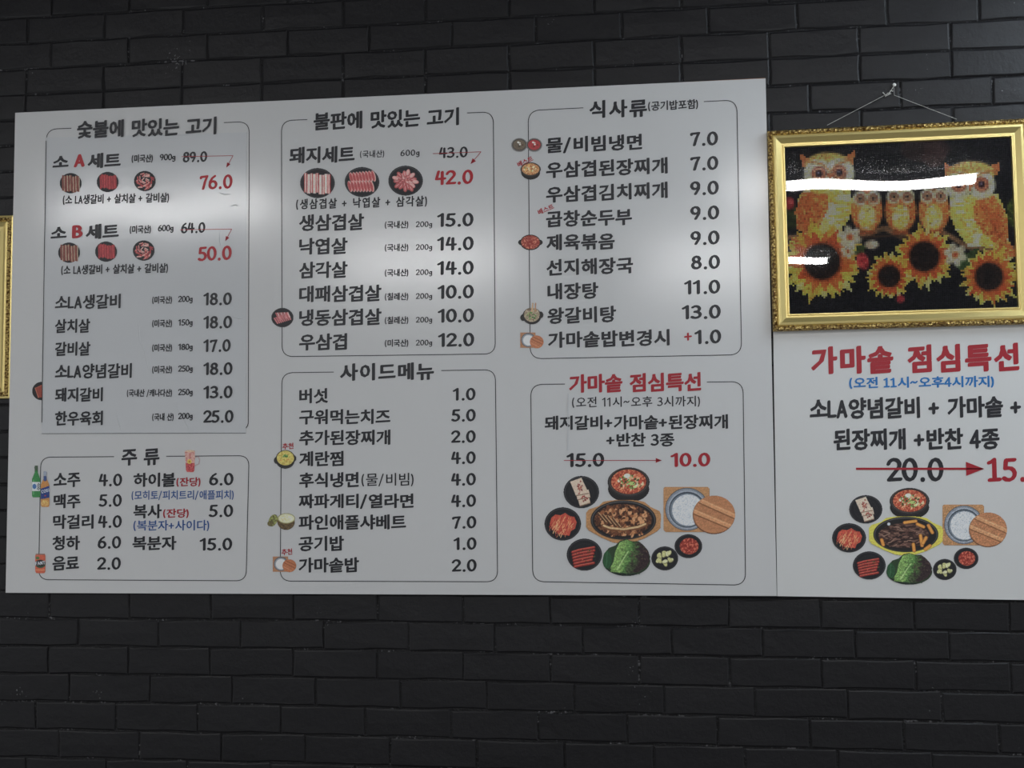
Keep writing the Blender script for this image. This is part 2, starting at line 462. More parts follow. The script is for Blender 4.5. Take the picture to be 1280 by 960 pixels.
def rounded(tl, tr, br, bl, gap0, gap1, r=12, parent=None, stop=None):
    """a printed frame with round corners, open between gap0 and gap1 (x pixels) in its upper side"""
    def lerp(a, b, t): return (a[0] + (b[0] - a[0]) * t, a[1] + (b[1] - a[1]) * t)
    def toward(a, b, d):
        L = math.hypot(b[0] - a[0], b[1] - a[1]); return lerp(a, b, d / L)
    def corner(a, c, b):
        p, q = toward(c, a, r), toward(c, b, r); out = []
        for i in range(9):
            t = i / 8; out.append(((1 - t) ** 2 * p[0] + 2 * t * (1 - t) * (c[0] * .9 + (p[0] + q[0]) * .05) + t * t * q[0], (1 - t) ** 2 * p[1] + 2 * t * (1 - t) * (c[1] * .9 + (p[1] + q[1]) * .05) + t * t * q[1]))
        return out
    g1 = lerp(tl, tr, (gap1 - tl[0]) / (tr[0] - tl[0])); g0 = lerp(tl, tr, (gap0 - tl[0]) / (tr[0] - tl[0]))
    pts = [g1] + corner(tl, tr, br)
    if stop: line(parent, pts + [stop], 0.95); line(parent, [(57.5, 174)] + corner(bl, tl, tr)[2:] + [g0], 0.95); return
    pts += corner(tr, br, bl) + corner(br, bl, tl) + corner(bl, tl, tr) + [g0]
    line(parent, pts, 0.95)

# ------------------------------------------------------------------ printed pictures (flat print as finely coloured mesh)
def vnoise(shape, step, seed, ax=1.0):
    r = np.random.default_rng(seed); H, W = shape
    gy, gx = int(H / step) + 3, int(W / (step * ax)) + 3
    g = r.random((gy, gx))
    y = np.arange(H) / step; x = np.arange(W) / (step * ax)
    y0 = y.astype(int); x0 = x.astype(int); fy = (y - y0)[:, None]; fx = (x - x0)[None]
    fy = fy * fy * (3 - 2 * fy); fx = fx * fx * (3 - 2 * fx)
    a = g[y0][:, x0]; b = g[y0][:, x0 + 1]; c = g[y0 + 1][:, x0]; d = g[y0 + 1][:, x0 + 1]
    return (a * (1 - fx) + b * fx) * (1 - fy) + (c * (1 - fx) + d * fx) * fy

class Pic:
    def __init__(s, x0, y0, x1, y1, ss=2.0):
        s.x0, s.y0, s.ss = x0, y0, ss
        s.W = int((x1 - x0) * ss) + 1; s.H = int((y1 - y0) * ss) + 1
        s.X, s.Y = np.meshgrid(x0 + np.arange(s.W) / ss, y0 + np.arange(s.H) / ss)
        s.rgb = np.zeros((s.H, s.W, 3)); s.a = np.zeros((s.H, s.W)); s.seed = 1
    def lay(s, m, col, alpha=True):
        m = np.clip(m, 0, 1)[..., None]
        c = np.asarray(col, float); s.rgb = s.rgb * (1 - m) + c * m
        if alpha: s.a = np.maximum(s.a, m[..., 0])
    def m_ell(s, cx, cy, rx, ry, rot=0):
        c, q = math.cos(rot), math.sin(rot); dx, dy = s.X - cx, s.Y - cy
        u = (dx * c + dy * q) / rx; v = (-dx * q + dy * c) / ry
        return np.clip((1 - np.sqrt(u * u + v * v)) * min(rx, ry) * s.ss * .8 + .5, 0, 1)
    def m_poly(s, pts):
        ins = np.zeros(s.X.shape, bool); n = len(pts)
        for i in range(n):
            (xa, ya), (xb, yb) = pts[i], pts[(i + 1) % n]
            if ya == yb: continue
            c = ((ya > s.Y) != (yb > s.Y)) & (s.X < (xb - xa) * (s.Y - ya) / (yb - ya) + xa)
            ins ^= c
        return ins.astype(float)
    def m_line(s, pts, w):
        m = np.zeros(s.X.shape)
        for (xa, ya), (xb, yb) in zip(pts, pts[1:]):
            dx, dy = xb - xa, yb - ya; L = dx * dx + dy * dy + 1e-9
            t = np.clip(((s.X - xa) * dx + (s.Y - ya) * dy) / L, 0, 1)
            d = np.hypot(s.X - xa - t * dx, s.Y - ya - t * dy); m = np.maximum(m, np.clip((w / 2 - d) * s.ss * .8 + .5, 0, 1))
        return m
    def n(s, step, ax=1.0):
        s.seed += 7; return vnoise(s.X.shape, step * s.ss, s.seed * 13 + int(s.x0) % 50, ax)
    def ell(s, cx, cy, rx, ry, col, rot=0, f=1.0): s.lay(s.m_ell(cx, cy, rx, ry, rot) * f, col)
    def poly(s, pts, col): s.lay(s.m_poly(pts), col)
    def ln(s, pts, w, col, f=1.0): s.lay(s.m_line(pts, w) * f, col)
    def tex(s, m, cols, step=1.2, ax=1.0, c=2.2):
        t = np.clip((s.n(step, ax) - .5) * c + .5, 0, .999) * (len(cols) - 1); i = t.astype(int); f = (t - i)[..., None]
        C = np.array(cols, float); s.lay(m, C[i] * (1 - f) + C[np.minimum(i + 1, len(cols) - 1)] * f)
    def plate(s, cx, cy, rx, ry):
        s.ell(cx, cy, rx, ry, (38, 38, 42)); s.ell(cx, cy, rx * .93, ry * .93, (66, 66, 70)); s.ell(cx, cy + ry * .01, rx * .90, ry * .90, (30, 30, 34))
        s.ell(cx, cy, rx * .70, ry * .70, (40, 40, 44)); s.ell(cx, cy, rx * .67, ry * .67, (33, 33, 37))
    def build(s, parent, Y=-0.0012, name='dish_picture', label=None, gain=1.35, move=None, clip=None):
        keep = s.a > .5
        if clip is not None: keep &= clip(s.X, s.Y)
        f = keep[:-1, :-1] & keep[1:, :-1] & keep[:-1, 1:] & keep[1:, 1:]
        idx = -np.ones(keep.shape, int); used = np.zeros(keep.shape, bool)
        used[:-1, :-1] |= f; used[1:, :-1] |= f; used[:-1, 1:] |= f; used[1:, 1:] |= f
        idx[used] = np.arange(used.sum())
        xs, ys = s.X[used], s.Y[used]
        if move: xs, ys = move(xs, ys)
        d = RIGHT[None] * (xs[:, None] - 640) - UP[None] * (ys[:, None] - 480) - BACK[None] * FPX
        P = CAM + d * ((Y - CAM[1]) / d[:, 1])[:, None]
        jj, ii = np.nonzero(f)
        F = np.stack([idx[jj + 1, ii], idx[jj + 1, ii + 1], idx[jj, ii + 1], idx[jj, ii]], 1)
        P = P - np.array(wloc(parent))
        me = bpy.data.meshes.new(name); me.vertices.add(len(P)); me.vertices.foreach_set('co', P.ravel())
        me.loops.add(F.size); me.loops.foreach_set('vertex_index', F.ravel().astype(np.int32))
        me.polygons.add(len(F)); me.polygons.foreach_set('loop_start', np.arange(0, F.size, 4, dtype=np.int32))
        ca = me.attributes.new('Col', 'FLOAT_COLOR', 'POINT')
        s.rgb = s.rgb * (1 + (vnoise(s.rgb.shape[:2], 1.7, 77)[..., None] - .5) * .2); c = lin(np.clip(s.rgb[used], 0, 255)) * gain; c = np.clip(c * .86 + c.mean(1, keepdims=True) * .14, 0, .9); c = np.concatenate([c, np.ones((len(c), 1))], 1)
        ca.data.foreach_set('color', c.ravel()); me.materials.append(M_pic); me.update(calc_edges=True); me.validate()
        o = link(name, me, parent)
        if label: o['label'] = label
        return o

RED = (196, 60, 48); PINK = (205, 118, 118); FAT = (226, 190, 184)
def meat_strips(p, cx, cy, w, h, n, cols, tilt=0.0, seed=1):
    r = random.Random(seed)
    for i in range(n):
        x = cx - w / 2 + w * (i + .5) / n; dy = r.uniform(-.08, .08) * h
        for k in range(3):
            xx = x + (k - 1) * w / n * .32
            pts = [(xx + tilt * t * h + r.uniform(-.25, .25), cy + dy - h / 2 + h * t) for t in (0, .25, .5, .75, 1)]
            p.ln(pts, w / n * .42, cols[(k + i) % len(cols)] if k != 1 else cols[-1])
def set_plates(parent, spots, Y):
    for i, (cx, cy, kind) in enumerate(spots):
        p = Pic(cx - 15, cy - 15, cx + 15, cy + 15, 2.6); rx, ry = 13.8, 12.9
        p.ell(cx, cy, rx, ry, (48, 48, 52)); p.ell(cx, cy, rx * .93, ry * .93, (34, 34, 38))
        if kind == 0: meat_strips(p, cx, cy + .5, 22, 19, 9, [(150, 84, 68), (192, 168, 140), (120, 60, 54)], .02, 3)
        if kind == 1: meat_strips(p, cx + .5, cy, 21, 16, 10, [(196, 50, 56), (206, 70, 72), (150, 40, 50)], .03, 5)
        if kind == 2:
            r = random.Random(8)
            for k in range(46):
                a = r.uniform(0, 6.28); q = 10.6 * math.sqrt(r.random())
                x, y = cx + q * math.cos(a), cy + q * .92 * math.sin(a); b = a + 1.2 + r.uniform(-.4, .4)
                p.ln([(x - 2.2 * math.cos(b), y - 1.6 * math.sin(b)), (x + 2.2 * math.cos(b), y + 1.6 * math.sin(b))], 1.4, r.choice([(190, 74, 74), (212, 134, 126), (170, 50, 56), (222, 170, 160)]))
        p.build(parent, Y, label=['printed picture of ribs on a black plate', 'printed picture of red sliced beef', 'printed picture of marbled beef'][kind])

# ------------------------------------------------------------------ main menu board
TL, TR, BRc, BL_ = at(19, 141), at(957, 98), at(971, 745), at(7, 741)
board = thing('menu_board', 'large white Korean menu board with five outlined price panels on black brick wall', 'menu board', (float((BL_[0] + BRc[0]) / 2), 0.0, float(BL_[2])))
def grid_slab(parent, name, bl, br, tr, tl, y0, y1, m, nx=24, nz=16, warp=None):
    V = []; F = []
    for j in range(nz + 1):
        for i in range(nx + 1):
            s, t = i / nx, j / nz
            P = (bl * (1 - s) + br * s) * (1 - t) + (tl * (1 - s) + tr * s) * t
            V.append((P[0], y0 + (warp(s, t) if warp else 0), P[2]))
    for j in range(nz):
        for i in range(nx):
            a = j * (nx + 1) + i; F.append((a, a + 1, a + nx + 2, a + nx + 1))
    rim = [i for i in range(nx + 1)] + [j * (nx + 1) + nx for j in range(1, nz + 1)] + [nz * (nx + 1) + i for i in range(nx - 1, -1, -1)] + [j * (nx + 1) for j in range(nz - 1, 0, -1)]
    n0 = len(V); V += [(V[i][0], y1, V[i][2]) for i in rim]
    for k in range(len(rim)):
        l = (k + 1) % len(rim); F.append((rim[l], rim[k], n0 + k, n0 + l))
    F.append(tuple(range(n0 + len(rim) - 1, n0 - 1, -1)))
    return part(name, V, F, m, parent)
grid_slab(board, 'panel', BL_, BRc, TR, TL, 0.0, 0.0085, M_board)
bb = [(BL_[0] + .004, BL_[2] + .004), (BRc[0] - .003, BRc[2] + .004), (TR[0] - .001, TR[2] + .0042), (TR[0] - .32, TR[2] + .0022), (TR[0] - .9, TR[2] - .006), (TL[0] + .004, TL[2] - .004)]
part('backing', *slab(bb, 0.0086, 0.0122), M_wood, board, 'brown backing showing along the top edge')

# borders
rounded((58, 161.5), (311.5, 152), (311, 545), (52, 545), 89, 280, 13, board, stop=(310.3, 529))
line(board, [(310.3, 529), (309.5, 532), (307.5, 535)], 1.1)
rounded((51, 571.5), (311.3, 569.6), (307.6, 726), (48.2, 724.6), 142.5, 208, 12, board)
rounded((351.8, 150.8), (616.6, 139.8), (619.2, 442.4), (352.6, 445.8), 384, 584, 13, board)
rounded((352.4, 466), (619.2, 462.2), (622, 727.2), (350.2, 726.4), 417, 551.8, 13, board)
rounded((660.2, 138.3), (921, 124.9), (927, 443.4), (662.8, 448.5), 729, 880, 14, board)
rounded((663.4, 480.6), (928.8, 477), (932, 731.4), (666, 727), 706, 883.8, 14, board)

# the pasted price sheet over the first panel
S = [at(52, 542, -.0006), at(307.3, 541.3, -.0006), at(308.3, 165.5, -.0006), at(57.3, 172, -.0006)]
def swarp(s, t): return 0.0004 * math.sin(9 * s + 3 * t) * math.sin(7 * t + 1)
sheet = grid_slab(board, 'price_sheet', *S, -0.0014, -0.0002, M_sheet, 30, 40, swarp)
sheet['label'] = 'glossy price sheet pasted over the first panel'
YS = -0.0027
line(sheet, [(57.6, 176), (52.2, 528)], 0.9, 'black', YS + .0002)
line(sheet, [(52.2, 542), (307.3, 541.3)], 0.5, 'grey', YS + .0002, 'sheet_edge')
W = lambda s, xl, yl, xr, yr, h, col='black', wt=1.0, **k: write(sheet, s, xl, yl, xr, yr, h, col, wt, YS, **k)
for nm, t, dx, dy, pr1, g, pr2 in (('A', 201.5, 0, 0, '89.0', '900g', '76.0'), ('B', 290.2, -2.4, 0, '64.0', '600g', '50.0')):
    W('소', 65.8 + dx, t + .8, 85.8 + dx, t + .3, 14.5, wt=1.4)
    W(nm, 92.4 + dx, t - .5, 106 + dx, t - .8, 16.5, 'red', 1.6)
    W('세트', 109.5 + dx, t - .6, 151 + dx, t - 1.6, 19, wt=1.4)
    W('(미국산)', 164.5 + dx, t - 3.0, 191 + dx, t - 3.6, 10.8, wt=1.2)
    W(g, 199.7 + dx, t - 4.0, 219.3 + dx, t - 4.3, 10.2, wt=1.0)
    W(pr1, 228.5 + dx, t - 5, 259 + dx, t - 5.8, 13.8, wt=1.25, name='old_price')
line(sheet, [(227, 195.8), (291.3, 194.6)], .7, 'darkred', YS - .0002, 'price_arrow'); line(sheet, [(291.3, 194.6), (283.2, 209)], .7, 'darkred', YS - .0002, 'price_arrow', 3.2)
line(sheet, [(225.2, 287.2), (289.6, 286.4)], .7, 'darkred', YS - .0002, 'price_arrow'); line(sheet, [(289.6, 286.4), (281.8, 301)], .7, 'darkred', YS - .0002, 'price_arrow', 3.2)
W('76.0', 249.5, 228.2, 290.6, 227, 18.5, 'red', 1.1, name='price'); W('50.0', 247, 317.6, 289.6, 316, 18.5, 'red', 1.1, name='price')
W('(소 LA생갈비 + 살치살 + 갈비살)', 78.5, 250, 211.3, 247, 12.8, wt=1.0); W('(소 LA생갈비 + 살치살 + 갈비살)', 76.4, 337.8, 210, 335, 12.8, wt=1.0)
set_plates(sheet, [(88.3, 229, 0), (134.5, 227.5, 1), (181, 226.3, 2), (86.3, 315.8, 0), (132.5, 314.5, 1), (179.6, 313.2, 2)], YS)
for s, xr, yl, yr, h, org, xo, g, yg, price, yp, x1 in (
        ('소LA생갈비', 150.8, 378, 376.3, 18.5, '(미국산)', 190.2, '200g', 374.7, '18.0', 373.8, 289.7),
        ('살치살', 112.6, 407.6, 407.2, 18, '(미국산)', 190.2, '150g', 404, '18.0', 402.9, 290),
        ('갈비살', 113, 436.2, 435.8, 18, '(미국산)', 190.2, '180g', 434.5, '17.0', 432.2, 288.3),
        ('소LA양념갈비', 164.7, 464.3, 463.3, 19, '(미국산)', 190.2, '250g', 461.7, '18.0', 461, 290.6),
        ('돼지갈비', 128.5, 493.6, 493, 18, '(국내산 /캐나다산)', 158.6, '250g', 491, '13.0', 490.3, 290.6),
        ('한우육회', 128.5, 523, 522.5, 18.5, '(국내 산)', 190.2, '200g', 521, '25.0', 520.8, 291.8)):
    W(s, 68.8, yl, xr, yr, h)
    W(org, xo, yg + .5, 215 + (2 if ' 산' in org else 0), yg + .2, 10.2, wt=1.1); W(g, 222.6, yg, 240.8, yg - .2, 9.8, wt=.9)
    W(price, 254, yp, x1, yp - .3, 16.2, wt=1.15, name='price')
# creases in the sheet
def crease(pts, w=1.4, hh=0.0009):
    cr = Bag()
    P = [at(x, y, -0.0012) for x, y in pts]
    for i in range(len(P) - 1):
        a, c = P[i], P[i + 1]; d = c - a; d /= np.linalg.norm(d); nn = np.array([-d[2], 0, d[0]]) * w * .5 * .00228
        ha = hh if i else hh * .2; hc = hh if i < len(P) - 2 else hh * .2; up = np.array([0, -1, 0])
        cr.add([a - nn, c - nn, c + up * hc, a + up * ha, a + nn, c + nn], [(0, 1, 2, 3), (3, 2, 5, 4)])
    cr.part('crease', M_sheet, sheet)
crease([(173, 400), (175, 427), (181, 440), (186, 462), (190, 478)]); crease([(232, 344), (236, 353), (238, 357)]); crease([(216, 500), (224, 515), (235, 534), (238, 543)])
crease([(144, 512), (149, 530), (153, 543)], 2.0, .0016); crease([(93, 530), (95, 543)]); crease([(288, 395), (298, 398), (306.5, 399)], 2.0, .0016); crease([(243, 296), (250, 303), (255, 316)])
crease([(273, 240), (281, 243), (289, 243)], 3, .002); crease([(288, 257), (294, 256), (298, 258)], 2.4, .0016); crease([(275, 288), (274, 301), (276, 312)], 2, .0016); crease([(284, 291), (293, 297)], 2, .001)

# headings and lines printed on the board itself
D = lambda s, xl, yl, xr, yr, h, col='black', wt=1.0, **k: write(board, s, xl, yl, xr, yr, h, col, wt, **k)
D('숯불에 맛있는 고기', 96.3, 162.2, 270.6, 157, 23, wt=1.15, name='heading', Y=YS)
D('불판에 맛있는 고기', 392, 152, 573.8, 145.5, 23, wt=1.2, name='heading')
D('식사류', 736.8, 137, 808.8, 134.8, 23, wt=1.2, name='heading', sp=.1); D('(공기밥포함)', 810, 133, 872.6, 130, 12.8, wt=.8)
D('사이드메뉴', 425, 465.5, 542.5, 463.8, 22.5, wt=1.2, name='heading', sp=.06)
D('주 류', 151.8, 571.6, 199.4, 571, 21.5, wt=1.15, name='heading')
D('가마솥 점심특선', 711.3, 479.8, 876.3, 477, 24, 'darkred', 1.25, name='heading')
# drinks
for s, xl, xr, y, p, px0, px1, yp in (('소주', 67, 100.6, 600, '4.0', 123.3, 152.6, 600), ('맥주', 67, 100.6, 626.6, '5.0', 123.3, 152.2, 625.6), ('막걸리', 66.2, 117, 652.4, '4.0', 122.4, 152.2, 652),
                                    ('청하', 65.5, 100, 678.8, '6.0', 122, 151.3, 678), ('음료', 65.5, 98.8, 704.3, '2.0', 121.3, 151, 704.4)):
    D(s, xl, y, xr, y - .3, 18.3); D(p, px0, yp, px1, yp, 16, name='price')
D('하이볼', 166.8, 600, 219.4, 599.7, 18.2, wt=1.15); D('(잔당)', 220.5, 602.6, 250.6, 602.4, 12, 'darkred', .8); D('6.0', 261.3, 599, 291.8, 599, 16, name='price')
D('(모히토/피치트리/애플피치)', 164.5, 619.3, 292, 618.6, 12.4, 'blue', .35)
D('복사', 166.8, 639.2, 202.2, 639, 17.8); D('(잔당)', 203.8, 641.8, 235.8, 641.6, 12, 'darkred', .8); D('5.0', 260.8, 638.6, 291.4, 638.6, 16, name='price')
D('(복분자+사이다)', 166.8, 657, 261.4, 656.8, 14, 'blue', .35)
D('복분자', 165.5, 678.9, 220.6, 678.7, 18); D('15.0', 249.4, 680.4, 290.2, 680.2, 16, name='price')
# grill panel
D('돼지세트', 361.8, 194.2, 443.4, 192.4, 21, wt=1.2); D('(국내산)', 450, 192.9, 480.2, 192.2, 9.8, wt=.5, sp=.05); D('600g', 500.5, 192.3, 524.4, 191.6, 9.8, wt=.6, sp=.08)
D('43.0', 548.6, 191, 584.6, 190, 14, wt=.9, name='old_price')
line(board, [(541.2, 192), (601.3, 189.7)], .7, 'darkred', -.0013, 'price_arrow'); line(board, [(601.3, 189.7), (588.6, 204.6)], .7, 'darkred', -.0013, 'price_arrow', 3.6)
D('42.0', 543.6, 222.4, 591.4, 221, 18.5, 'red', 1.15, name='price')
D('(생삼겹살 + 낙엽살 + 삼각살)', 370, 255.6, 533.8, 251.4, 14, wt=.95, sp=.1)
for s, xr, yl, yr, org, yo, p, x0, x1, yp in (('생삼겹살', 455, 278.7, 277.2, '(국내산)', 281, '15.0', 546.2, 591.8, 274.8), ('낙엽살', 434.5, 308.1, 307.2, '(국내산)', 309.6, '14.0', 546.2, 592, 304.5),
                                         ('삼각살', 434.5, 337.8, 337, '(국내산)', 341, '14.0', 546.2, 592, 334.8), ('대패삼겹살', 476.8, 367.8, 366.2, '(칠레산)', 370.8, '10.0', 546.8, 592.2, 364.8),
                                         ('냉동삼겹살', 476.9, 397.3, 395.8, '(칠레산)', 400.4, '10.0', 547, 592.4, 394.5), ('우삼겹', 433.8, 427.6, 427, '(미국산)', 429, '12.0', 547.4, 592.7, 424.8)):
    D(s, 373.9, yl, xr, yr, 21.3, wt=1.05); D(org, 481, yo + .2, 510.4, yo - .2, 10, wt=.9); D('200g', 519.7, yo + .2, 540.2, yo, 9, wt=.6, sp=.04); D(p, x0, yp + .3, x1, yp - .3, 17.6, wt=1.15, name='price')
# side menu
for s, xr, y, p, x0, x1, yp in (('버섯', 410, 495, '1.0', 565.8, 594.4, 492.8), ('구워먹는치즈', 488, 521, '5.0', 563.8, 594.6, 519.2), ('추가된장찌개', 488, 547, '2.0', 563.8, 594.6, 545.8),
                               ('계란찜', 429.4, 573.5, '4.0', 563.8, 594.6, 572.2), ('후식냉면', 448.4, 600, '4.0', 563.8, 594.8, 599.2), ('짜파게티/열라면', 517, 626.8, '4.0', 563.8, 595, 626),
                               ('파인애플샤베트', 507.6, 652.9, '7.0', 565, 595.4, 653), ('공기밥', 430, 679.5, '1.0', 566.8, 595.6, 679.6), ('가마솥밥', 448.8, 706.4, '2.0', 564.6, 595.7, 706.9)):
    D(s, 374 if y < 610 else 373.3, y + .2, xr, y - .4, 19.3); D(p, x0, yp + .1, x1, yp - .1, 16, wt=1.1, name='price')
D('(물/비빔)', 451.8, 599.8, 517, 599.4, 17, wt=.1)
D('추천', 353, 558, 366.8, 557.3, 8, 'red', .8, name='badge'); D('추천', 352, 690.3, 365.2, 689.4, 8, 'red', .8, name='badge')
# meals
for s, xl, xr, yl, yr, p, x0, x1, yp in (('물/비빔냉면', 682.5, 802.6, 182.1, 177.6, '7.0', 862.5, 897.5, 173.5), ('우삼겹된장찌개', 682.5, 834.6, 212.6, 206.7, '7.0', 862.7, 897.8, 204.2),
                                    ('우삼겹김치찌개', 682.5, 834.6, 243.3, 237.4, '9.0', 862.6, 898.4, 235), ('곱창순두부', 682.5, 790, 274, 270.8, '9.0', 862.8, 899, 266),
                                    ('제육볶음', 683, 768.4, 303.2, 301.2, '9.0', 863, 899.4, 297.3), ('선지해장국', 683, 791.4, 334.6, 331.3, '8.0', 863.6, 900, 327.8),
                                    ('내장탕', 684.3, 748, 364.6, 362.9, '11.0', 855, 900.2, 358.8), ('왕갈비탕', 684.3, 770.2, 395, 392.4, '13.0', 852, 900.9, 390),
                                    ('가마솥밥변경시', 685, 837, 425.2, 421.7, '1.0', 868, 901.4, 421)):
    D(s, xl, yl, xr, yr, 21, wt=1.1, sp=.02); D(p, x0, yp + .4, x1, yp - .4, 18, wt=1.15, name='price')
D('+', 855, 421, 865, 420.6, 10, 'red', .6)
D('베스트', 647, 206, 665.8, 197.6, 7, 'red', .8, name='badge'); D('베스트', 672.6, 265.6, 691.8, 257.5, 7, 'red', .8, name='badge')
# lunch panel
D('(오전 11시~오후 3시까지)', 715, 503, 875, 501.6, 14, wt=.25, sp=.03)
D('돼지갈비+가마솥+된장찌개', 680.8, 528.8, 910, 527, 18.5, wt=1.05); D('+반찬 3종', 757.5, 549.9, 843, 549.4, 17.5, wt=1.05)
D('15.0', 708, 575.2, 755.2, 574.8, 17.8, wt=1.15, name='old_price'); D('10.0', 838, 575, 887.8, 574.6, 17.8, 'darkred', 1.2, name='price')
line(board, [(705, 575.6), (826.5, 575.5)], .8, 'darkred', -.0013, 'price_arrow', 3.6)
part('thin_strip', *slab([(at(709.2, 563)[0], at(709.2, 563)[2]), (at(710.2, 563)[0], at(710.2, 563)[2]), (at(710.6, 492)[0], at(710.6, 492)[2]), (at(709.8, 492)[0], at(709.8, 492)[2])], -.0018, -.0001), M_sheet, board, 'thin shiny raised strip on the panel')  # narrow raised strip of sheet material laid on the panel

# ---- dishes (drawn once, laid on both boards)
def blobs(p, cx, cy, rx, ry, n, r0, r1, cols, seed=1):
    r = random.Random(seed)
    for k in range(n):
        a = r.uniform(0, 6.283); q = math.sqrt(r.random()); s = r.uniform(r0, r1)
        p.ell(cx + rx * q * math.cos(a), cy + ry * q * math.sin(a), s, s * r.uniform(.5, .9), r.choice(cols), r.uniform(0, 3.1))
def d_tofu():
    p = Pic(-24, -22, 24, 22, 2.4); p.plate(0, 0, 22.4, 20.4)
    for q in ([(-5, 6), (9, 4), (11, 13), (-2, 17)], [(-7, -1), (9, -3), (11, 6), (-5, 9)], [(-14, -13), (0, -18), (9, 1), (-7, 4)]):
        p.poly([(a + .5, b + 1.1) for a, b in q], (140, 108, 84)); p.poly(q, (216, 190, 168))
    blobs(p, -2, -6, 3.2, 8, 22, .6, 1.5, [(150, 54, 44), (120, 40, 36), (170, 80, 60)], 4); blobs(p, 4, 8, 3.6, 4, 14, .6, 1.4, [(150, 54, 44), (120, 40, 36), (176, 84, 60)], 5)
    return p, 'printed picture of tofu slices on a black plate'
def d_stew():
    p = Pic(-29, -24, 29, 24, 2.2)
    p.ell(0, 6, 26.5, 17, (34, 32, 34)); p.ell(0, -3, 27, 19, (46, 43, 44)); p.ell(0, -4, 25, 18, (78, 70, 68)); p.ell(0, -4, 23.8, 17, (42, 36, 36))
    p.tex(p.m_ell(0, -3.4, 22.5, 15.6), [(150, 52, 30), (196, 84, 48), (178, 66, 38), (214, 130, 84)], 1.6)
    blobs(p, 0, -4, 19, 12, 40, 1, 2.8, [(214, 110, 66), (226, 168, 120), (196, 72, 44), (230, 200, 160)], 3)
    blobs(p, 1, -3, 14, 9.5, 46, .7, 1.9, [(70, 120, 50), (44, 84, 40), (160, 196, 96), (226, 232, 196), (120, 150, 70)], 6)
    p.ell(-2, -11, 4, 3, (238, 226, 200)); p.ell(4, -1, 4, 2.4, (176, 200, 110)); p.ell(8, 3, 2.6, 1.8, (196, 214, 140))
    for k in range(7): p.ln([(-10 + 4 * k, 3.2 - (k % 3) * 4), (-8 + 4 * k, 1.5 - (k % 3) * 4)], 1.0, (50, 90, 44))
    return p, 'printed picture of red stew in a black stone bowl'
def d_grill(wood, edge, meat, veg):
    p = Pic(-49, -30, 49, 30, 2.0)
    q = [(-47, -11), (-44, -15), (-32, -19)] + [(30 * math.sin(math.radians(a)), -22 - 5 * math.cos(math.radians(a))) for a in range(-60, 61, 15)] + [(34, -18), (45, -13), (47, -8), (46, 8), (42, 12), (26, 21), (12, 26), (0, 28), (-14, 26), (-28, 20), (-44, 11), (-47, 7)]
    p.poly([(a, b + .8) for a, b in q], edge); p.poly(q, wood); p.lay(p.m_poly(q) * np.clip((p.n(.7, 14) - .5) * .6, 0, 1), edge)
    p.ell(-.5, -1.5, 41, 24.6, (28, 27, 30)); p.ell(-.5, -1.5, 39.6, 23.4, (96, 96, 100)); p.ell(-.5, -1.2, 38.8, 22.8, (30, 28, 30))
    r = random.Random(11)
    if not veg:
        p.tex(p.m_ell(-1, -1.5, 36, 20), [(60, 34, 24), (110, 64, 36), (146, 90, 50), (84, 48, 30)], 2.2, c=3)
        blobs(p, -1, -1.5, 33, 18, 220, 1.0, 3.4, meat, 2)
        for k in range(4):
            p.ln([(-32 + 6 * k, -10 + 2 * k), (-22 + 6 * k, 2 + 2 * k)], 2.4, (84, 48, 28)); p.ln([(-31.5 + 6 * k, -11 + 2 * k), (-21.5 + 6 * k, 1 + 2 * k)], .9, (206, 170, 120))
        p.ln([(-26, 6), (-18, 9), (0, 11), (18, 8), (28, 4)], 5.2, (120, 72, 40)); p.ln([(-25, 5.4), (-17, 8.4), (0, 10), (18, 7), (27, 3.4)], 2.4, (214, 180, 128))
        blobs(p, 2, 16, 24, 3.4, 30, 1.2, 2.6, meat, 9); blobs(p, -4, -15, 20, 4.5, 26, 1.4, 3, meat, 12)
    else:
        p.tex(p.m_ell(-3, 0, 32, 17), [(44, 28, 26), (84, 54, 46), (58, 36, 32), (110, 78, 66)], 1.4, 3, c=3)
        for k in range(70):
            a = r.uniform(0, 6.283); u = math.sqrt(r.random()); x, y = -5 + 27 * u * math.cos(a), 1 + 14 * u * math.sin(a); b = r.uniform(-.6, .6)
            p.ln([(x - 4 * math.cos(b), y - 4 * math.sin(b)), (x, y + r.uniform(-1, 1)), (x + 4 * math.cos(b), y + 4 * math.sin(b))], r.uniform(.8, 1.8), r.choice(meat))
        for x0, y0, x1, y1 in ((18, 0, 20, 14), (25, 3, 21, 11), (9, 12, 10, 21), (-31, 6, -29, 13), (-2, -18, 12, -20), (24, 19, 30, 14), (28, -14, 33, -4), (14, -16, 22, -12)):
            p.ln([(x0, y0), (x1, y1)], 4.6, (160, 92, 24)); p.ln([(x0, y0), (x1, y1)], 3.2, (232, 150, 44))
        p.ell(-22, -16, 2, 2.2, (196, 200, 206))
    return p, 'printed picture of grilled meat on an oval iron pan'
